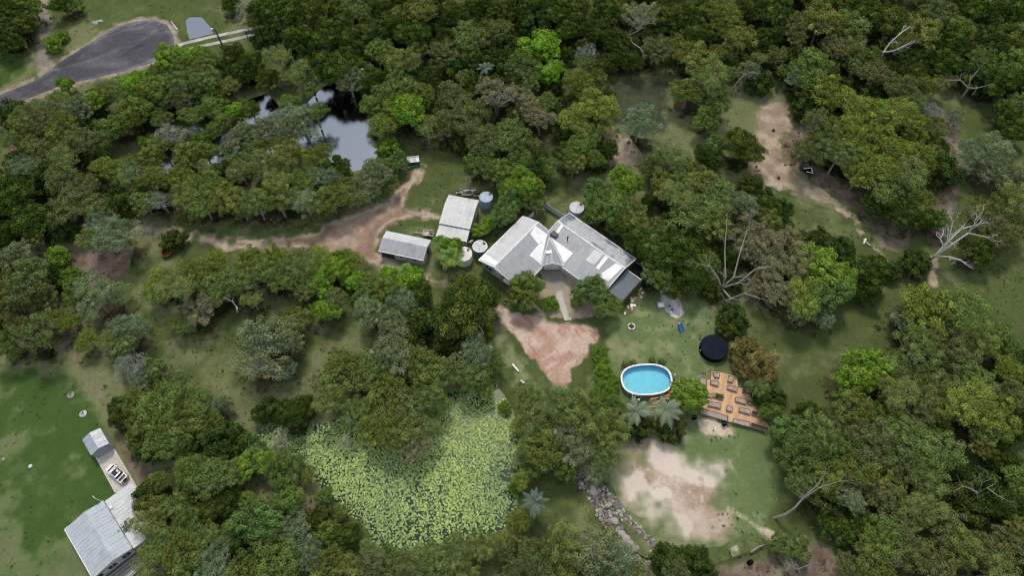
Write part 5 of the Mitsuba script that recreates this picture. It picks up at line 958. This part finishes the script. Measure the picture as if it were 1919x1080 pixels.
bare_tree(4, (1648, 118), [(1655, 98, 5), [(1668, 80, 7), (1690, 60, 9), (1705, 50, 10)], [(1675, 95, 7), (1695, 85, 8), (1705, 80, 9)]], 'white dead tree among dark forest at the top right', r=.28)
bare_tree(5, (1800, 185), [(1815, 165, 4), [(1818, 150, 6), (1835, 128, 8)], [(1800, 150, 6), (1775, 150, 7)], [(1830, 165, 5), (1850, 160, 6)]], 'grey dead tree with radiating branches near the top right corner', bark='m_bark_pale', r=.26)
bare_tree(6, (1190, 95), [(1185, 80, 6), [(1180, 65, 8), (1200, 55, 9)], [(1200, 90, 8), (1205, 100, 8)]], 'pale dead branches rising from dark forest at the top centre', bark='m_bark_pale', r=.2, depth=2)
bare_tree(7, (935, 215), [(933, 200, 5), [(925, 185, 8), (915, 172, 10)], [(935, 180, 8.5), (940, 165, 10.5)], [(950, 190, 8), (965, 180, 10)]], 'pale bare-branched tree in the tan grove behind the sheds', bark='m_bark_pale', r=.2)
bare_tree(8, (1835, 935), [(1835, 925, 4), [(1822, 918, 6), (1805, 912, 7), (1790, 920, 7)], [(1850, 915, 6), (1870, 930, 6.5), (1890, 940, 6)], [(1840, 905, 6), (1855, 900, 7)]], 'thin grey dead tree over the dark grass at the right edge', bark='m_bark_pale', r=.16, depth=2)
bare_tree(9, (445, 585), [(443, 575, 5), [(436, 566, 6.5), (424, 560, 7.5)], [(446, 580, 6)]], 'single white dead branch in the paddock below the gum group', r=.16, depth=1)
bare_tree(10, (180, 640), [(180, 632, 2), [(172, 625, 3), (160, 622, 4)], [(190, 628, 3), (198, 622, 4)]], 'white dead branches lying between bushes right of the boundary path', bark='m_bark_pale', r=.14, depth=2)
bare_tree(11, (1400, 145), [(1395, 140, 4), [(1385, 150, 6), (1372, 165, 6)], [(1410, 135, 6.5), (1425, 138, 7)]], 'grey bare branches right of the clearing tree group at the top', bark='m_bark_pale', r=.16, depth=2)
bare_tree(12, (1500, 1075), [(1495, 1068, 2), [(1480, 1060, 3), (1475, 1070, 3)], [(1515, 1060, 3.5), (1530, 1055, 4)]], 'pale dead branches by the bare ground at the bottom edge', bark='m_bark_pale', r=.14, depth=2)
bare_tree(13, (905, 625), [(902, 618, 2), [(898, 612, 3.5), (890, 615, 4)], [(906, 606, 4), (905, 600, 4.5)]], 'small bare grey stick tree at the left edge of the red yard', bark='m_bark_white', r=.12, depth=1)

# --- palms: trunk, and every frond a part
def frond(o, az, el, ln, rg, wide=.9, n=15, fold=.5):
    """an arching feather frond from o: rachis tube and paired leaflets"""
    mb = MB(); d = np.array([math.cos(az), math.sin(az), 0]); side = np.array([-d[1], d[0], 0])
    t = np.linspace(0, 1, 9); pts = o + np.outer(t * ln * math.cos(el), d) + np.outer(t * ln * math.sin(el) - 1.0 * t ** 2.2 * ln * .55, [0, 0, 1])
    mb.tube(pts, np.linspace(.05, .015, 9), 4)
    for tt in np.linspace(.12, .98, n):
        p = np.array([np.interp(tt, t, pts[:, i]) for i in range(3)]); l = wide * (math.sin(math.pi * min(tt * .9 + .12, 1)) * .9 + .15)
        for s in (-1, 1):
            e = p + side * s * l * .85 + d * l * .45 - [0, 0, l * fold * rg.uniform(.6, 1.2)]; w = d * .085
            mb.add([p - w, p + w, e + w * .3, e - w * .3], [[0, 1, 2, 3]])
    return mb
for i, cc in enumerate(((.15, .24, .055), (.205, .26, .175), (.12, .165, .125), (.11, .19, .05))): mat('m_frond_%s' % 'abcd'[i], speck(cc, .25, 2.0))
def palm(px, py, h, ln, n, m, label, base=None, el=(.1, 1.2), wide=.9, fan=False, seed=0):
    k = thing('palm_tree', label, 'palm tree'); rg = np.random.default_rng(seed); top = at(px, py, h); b = at(*base) if base else top * [1, 1, 0]
    put('trunk', MB().tube([b, b + (top - b) * .5 + [.1, 0, 0], top], [.24, .19, .15], 8), 'm_palm_trunk', k, smooth=True)
    for i in range(n):
        az = i * 2.4 + rg.uniform(-.2, .2); e = rg.uniform(*el)
        if not fan: mb = frond(top, az, e, ln * rg.uniform(.85, 1.1), rg, wide)
        else:
            mb = MB(); d = np.array([math.cos(az) * math.cos(e), math.sin(az) * math.cos(e), math.sin(e)]); s = np.cross(d, [0, 0, 1.0]); s /= np.linalg.norm(s); u = np.cross(s, d); st = top + d * ln * .22
            mb.tube([top, st], [.05, .04], 4)
            for a in np.linspace(-.75, .75, 9):
                q = d * math.cos(a) + s * math.sin(a); tip = st + q * ln * .8 * rg.uniform(.9, 1.05) + u * (-.12 * ln * abs(a)); w = (s * math.cos(a) - d * math.sin(a)) * ln * .05
                mid = st + (tip - st) * .5; mb.add([st, mid + w + u * .03, tip, mid - w + u * .03], [[0, 1, 2, 3]])
        put('frond', mb, m, k)
palm(845, 483, 5.0, 3.4, 15, 'm_frond_a', 'green feather palm beside the wide white tank', base=(835, 508), seed=1)
palm(1193, 772, 5.2, 3.4, 9, 'm_frond_b', 'left of two pale feather palms below the pool', base=(1224, 796), el=(.15, 1.2), wide=.75, seed=2)
palm(1248, 768, 5.4, 3.3, 9, 'm_frond_b', 'right of two pale feather palms below the pool', base=(1230, 797), el=(.15, 1.2), wide=.75, seed=3)
palm(1003, 942, 5.0, 2.7, 12, 'm_frond_c', 'blue-green palm right of the lily pond', el=(.0, 1.1), wide=.5, seed=4)
palm(910, 128, 6.0, 3.0, 12, 'm_frond_c', 'blue-green palm behind the sheds below the dark forest', el=(.3, 1.3), wide=.5, seed=5)
palm(826, 455, 4.2, 2.6, 12, 'm_frond_d', 'bushy green palm in front of the workshop', seed=6, el=(.3, 1.3))
palm(975, 535, 3.8, 2.2, 11, 'm_frond_d', 'small dark green palm at the front corner of the left wing', seed=7)
palm(1006, 532, 3.4, 2.0, 11, 'm_frond_d', 'small dark green palm in the front courtyard beside the left wing', seed=8)
palm(760, 510, 4.0, 2.6, 12, 'm_frond_a', 'green palm in the bushes below the long shed', seed=9, el=(.3, 1.2))

# --- small flowering and colourful things
def small_bush(name, px, py, r, cols, label, seed, n=160):
    k = thing(name, label, 'shrub'); rg = np.random.default_rng(seed); c = at(px, py, r * .8); c[2] = r * .8
    d = sphere_dirs(n, rg); p = c + d * r * rg.uniform(.4, 1.05, (n, 1)); Q = leaf_quads(p, d + rg.normal(size=(n, 3)) * .4, np.full(n, .17), np.full(n, .09), rg)
    cc = np.array(cols)[rg.integers(len(cols), size=n)] * rg.uniform(.7, 1.25, (n, 1))
    put('crown', (Q.reshape(-1, 3), np.arange(4 * n).reshape(-1, 4)), 'm_vertex', k, color=np.repeat(cc, 4, 0)); put('stem', MB().tube([c * [1, 1, 0], c], .06, 5), 'm_bark_dark', k)
small_bush('flowering_shrub', 917, 612, 1.0, [(.34, .36, .03), (.28, .33, .03), (.16, .24, .03)], 'bright yellow-leaved shrub at the left tip of the red yard', 1, 320)
small_bush('flowering_shrub', 918, 628, .8, [(.30, .34, .03), (.20, .28, .03)], 'lower yellow-green shrub hanging at the left edge of the red yard', 2, 200)
small_bush('flowering_shrub', 195, 366, 1.1, [(.42, .10, .05), (.36, .12, .06), (.14, .15, .05)], 'red-flowering shrub left of the clay driveway start', 3, 200)
for i, (x, y, r, lab) in enumerate(((1172, 684, .9, 'leftmost bush along the far side of the pool'), (1186, 680, .8, 'second bush from left along the far side of the pool'), (1222, 676, .8, 'third bush from left along the far side of the pool'), (1240, 678, .9, 'rightmost bush along the far side of the pool'))):
    small_bush('pool_bush', x, y, r, [(.14, .19, .04), (.20, .19, .05), (.10, .16, .03)], 'yellow-green ' + lab, 10 + i, 180)

# --- forest floor, low scrub, and the woods beyond the frame
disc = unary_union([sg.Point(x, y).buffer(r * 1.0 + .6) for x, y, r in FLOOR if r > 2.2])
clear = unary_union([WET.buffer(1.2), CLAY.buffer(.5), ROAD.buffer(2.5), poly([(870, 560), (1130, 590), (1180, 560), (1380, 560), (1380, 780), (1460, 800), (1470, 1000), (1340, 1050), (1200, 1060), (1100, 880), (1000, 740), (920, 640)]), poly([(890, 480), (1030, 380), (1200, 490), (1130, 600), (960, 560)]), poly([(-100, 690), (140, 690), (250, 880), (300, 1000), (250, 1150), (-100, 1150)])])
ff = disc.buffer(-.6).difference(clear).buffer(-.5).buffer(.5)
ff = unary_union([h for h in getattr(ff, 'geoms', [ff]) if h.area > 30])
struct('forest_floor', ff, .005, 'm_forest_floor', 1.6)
rg = np.random.default_rng(55)
UP_ = []
for x, y, r in FLOOR:
    n = int(3 + r * 2.6); a, d = rg.uniform(0, 6.28, n), r * np.sqrt(rg.uniform(0, 1.5, n)); UP_.append(np.column_stack([x + d * np.cos(a), y + d * np.sin(a)]))
UP_ = np.vstack(UP_); bad = unary_union([clear, SWALE]); shapely.prepare(bad); UP_ = UP_[~shapely.contains_xy(bad, UP_[:, 0], UP_[:, 1])]
xb = rg.uniform([-170, -10], [170, 185], (2600, 2)); nz = meshkit.noise(np.column_stack([xb * .06, xb[:, :1] * 0]), 3); LW_ = unary_union([bad, poly([(1380, 560), (1560, 600), (1560, 790), (1440, 800)]), poly([(1400, 330), (1620, 400), (1570, 490), (1430, 430)])]); shapely.prepare(LW_)
xb = xb[(nz > .60) & ~shapely.contains_xy(LW_, xb[:, 0], xb[:, 1])]
UP_ = np.vstack([UP_, xb]); n = len(UP_); per = 12
sz = rg.uniform(.25, .75, n) * np.where(np.arange(n) < n - len(xb), 1.15, .7)
d = sphere_dirs(n * per, rg); d[:, 2] = np.abs(d[:, 2]); S = np.repeat(sz, per)[:, None]
p = np.repeat(np.column_stack([UP_, np.zeros(n)]), per, 0) + d * S * rg.uniform(.3, 1.1, (n * per, 1)) * [1, 1, .9]
Q = leaf_quads(p, d + rg.normal(size=d.shape) * .5 + [0, 0, .3], S[:, 0] * rg.uniform(.25, .5, n * per), S[:, 0] * rg.uniform(.14, .28, n * per), rg)
cb = np.array([(.09, .12, .045), (.13, .145, .06), (.15, .14, .075), (.08, .11, .04), (.19, .18, .10)])[rg.integers(5, size=n)] * rg.uniform(.7, 1.2, (n, 1))
cc = np.repeat(cb, per, 0) * rg.uniform(.75, 1.25, (n * per, 1))
put('undergrowth', (Q.reshape(-1, 3), np.arange(4 * n * per).reshape(-1, 4)), 'm_vertex', color=np.repeat(cc, 4, 0)); tag('undergrowth', 'low scrub and saplings under and between the trees', 'undergrowth', kind='stuff')
rg = np.random.default_rng(61)      # tufts and weeds standing in the open grass
q = rg.uniform([-150, -5], [150, 175], (22000, 2)); keep = rg.uniform(size=len(q)) < np.clip((meshkit.noise(np.column_stack([q * .12, q[:, :1] * 0]), 8) - .3) * 2.2, .1, 1); bad2 = unary_union([WET.buffer(.3), ROAD, CLAY.buffer(-1.2), SWALE, pg, poly([(870, 470), (1020, 370), (1210, 490), (1150, 600), (960, 590)]), poly([(700, 420), (830, 430), (910, 360), (930, 470), (810, 510), (700, 480)]), poly([(922, 562), (1128, 613), (1107, 672), (1052, 736), (953, 627)]), poly([(178, 820), (215, 820), (290, 930), (290, 1110), (110, 1110), (115, 980), (200, 930)]), sg.Point(*pc[:2]).buffer(5.3), poly([(1140, 880), (1160, 838), (1265, 808), (1362, 870), (1340, 945), (1290, 1022), (1230, 1022), (1155, 930)]), poly([(1412, 190), (1498, 200), (1470, 300), (1630, 446), (1400, 345)])]); shapely.prepare(bad2)
q = q[keep & ~shapely.contains_xy(bad2, q[:, 0], q[:, 1])]; n = len(q); per = 4; s = np.repeat(rg.uniform(.10, .30, n) ** 1.2, per)[:, None] * 1.5
d = sphere_dirs(n * per, rg); d[:, 2] = np.abs(d[:, 2]) + .3; pq = np.repeat(np.column_stack([q, np.full(n, .02)]), per, 0) + d * s * .6
Q = leaf_quads(pq, d * [1, 1, .6] + rg.normal(size=d.shape) * .4, s[:, 0] * rg.uniform(.5, 1.0, n * per), s[:, 0] * rg.uniform(.2, .4, n * per), rg)
cb = np.array([(.09, .13, .04), (.15, .165, .07), (.20, .19, .10), (.075, .11, .035)])[rg.integers(4, size=n)] * rg.uniform(.8, 1.25, (n, 1)); cc = np.repeat(cb, per, 0) * rg.uniform(.8, 1.2, (n * per, 1))
put('grass_tufts', (Q.reshape(-1, 3), np.arange(4 * n * per).reshape(-1, 4)), 'm_vertex', color=np.repeat(cc, 4, 0)); tag('grass_tufts', 'tufts and weeds standing in the open grass', 'grass', kind='stuff')
rg = np.random.default_rng(99); cnt = 0
while cnt < 150:
    x, y = rg.uniform(-1100, 3000), rg.uniform(-420, 1500)
    if -25 < x < 1945 and -45 < y < 1110: continue
    if not (-350 < x < 2270 and -330 < y < 1320): continue
    if x < 120 and y > 640: continue
    p = at(x, y); c = 'ggybmdp'[rg.integers(7)]; gk, q = PROTO[c][rg.integers(len(PROTO[c]))]; s = rg.uniform(.7, 1.15)
    u, v = (FW @ (p + [0, 0, 6 * s] - EYE)), None
    if p[1] > 420 or any(abs(p[0] - a) + abs(p[1] - b) < 4 for a, b in TREEPTS): cnt += 1; continue
    pp = p + [0, 0, q['zc'] * s] - EYE; X_, Y_ = 959.5 + pp[0] / (pp @ FW) * FOC, 540 - (pp @ UP) / (pp @ FW) * FOC; rad = q['R'] * s / (pp @ FW) * FOC * 1.25
    if -rad < X_ < 1919 + rad and -rad < Y_ < 1080 + rad: cnt += 1; continue
    key = f'surrounding_forest__{cnt:03d}'; cnt += 1; TREEPTS.append((p[0], p[1]))
    scene[key] = {'type': 'instance', 'to_world': T().translate([p[0], p[1], 0]).rotate([0, 0, 1], float(rg.uniform(0, 360))).scale(s), 'made_of': {'type': 'ref', 'id': gk}}
DENSE = unary_union([poly([(480, -30), (1960, -30), (1960, 180), (1440, 180), (1200, 130), (1060, 160), (900, 130), (640, 130), (480, 110)]), poly([(-40, -30), (60, -30), (60, 90), (-40, 90)]), poly([(20, 225), (130, 205), (240, 170), (300, 130), (440, 120), (480, 170), (430, 230), (220, 270), (200, 340), (420, 320), (700, 300), (690, 380), (560, 420), (250, 400), (240, 480), (-30, 470), (20, 300)]), poly([(660, 130), (1130, 150), (1140, 320), (980, 360), (830, 270), (720, 270)]),
    poly([(1480, 150), (1750, 180), (1760, 390), (1520, 310)]), poly([(-30, 480), (100, 500), (110, 620), (-30, 650)]), poly([(460, 470), (660, 460), (800, 540), (820, 640), (640, 640), (620, 560), (470, 520)]), poly([(230, 740), (420, 760), (560, 900), (690, 1040), (1200, 1000), (1180, 1100), (260, 1100)]), poly([(600, 700), (860, 640), (930, 680), (860, 760), (740, 800), (640, 780)]), poly([(980, 760), (1150, 770), (1130, 880), (1000, 870)]),
    poly([(1460, 780), (1660, 720), (1960, 680), (1960, 820), (1780, 880), (1960, 1000), (1960, 1110), (1600, 1110), (1560, 960), (1470, 930)]), poly([(1210, 350), (1400, 350), (1570, 480), (1560, 600), (1420, 560), (1300, 530), (1220, 500)])])
DENSE = DENSE.difference(unary_union([bad, WET.buffer(2.5), ROAD.buffer(6), CLAY.buffer(3)])); shapely.prepare(DENSE); x0, y0, x1, y1 = DENSE.bounds
rg = np.random.default_rng(321); got = list(TREEPTS); cnt = 0; grid = {}
for q in got: grid.setdefault((int(q[0] // 4), int(q[1] // 4)), []).append(q)
for a, b in rg.uniform([x0, y0], [x1, y1], (9000, 2)):
    if cnt >= 520: break
    if not shapely.contains_xy(DENSE, a, b): continue
    i, j = int(a // 4), int(b // 4)
    if any((a - q[0]) ** 2 + (b - q[1]) ** 2 < 6.5 for di in (-1, 0, 1) for dj in (-1, 0, 1) for q in grid.get((i + di, j + dj), [])): continue
    grid.setdefault((i, j), []).append((a, b)); c = 'vvvdvg'[rg.integers(6)] if cnt % 7 else 'g'; gk, q = PROTO[c][rg.integers(len(PROTO[c]))]; s = rg.uniform(.9, 1.6) if c in 'uv' else rg.uniform(.4, .62)
    scene[f'understory__{cnt:03d}'] = {'type': 'instance', 'to_world': T().translate([a, b, 0]).rotate([0, 0, 1], float(rg.uniform(0, 360))).scale([s, s, s * 1.15]), 'made_of': {'type': 'ref', 'id': gk}}; cnt += 1
tag('understory', 'lower bushes and young trees filling the gaps in the woods', 'understory', kind='stuff')
tag('surrounding_forest', 'woodland going on beyond the edges of the photo', 'forest', kind='stuff')
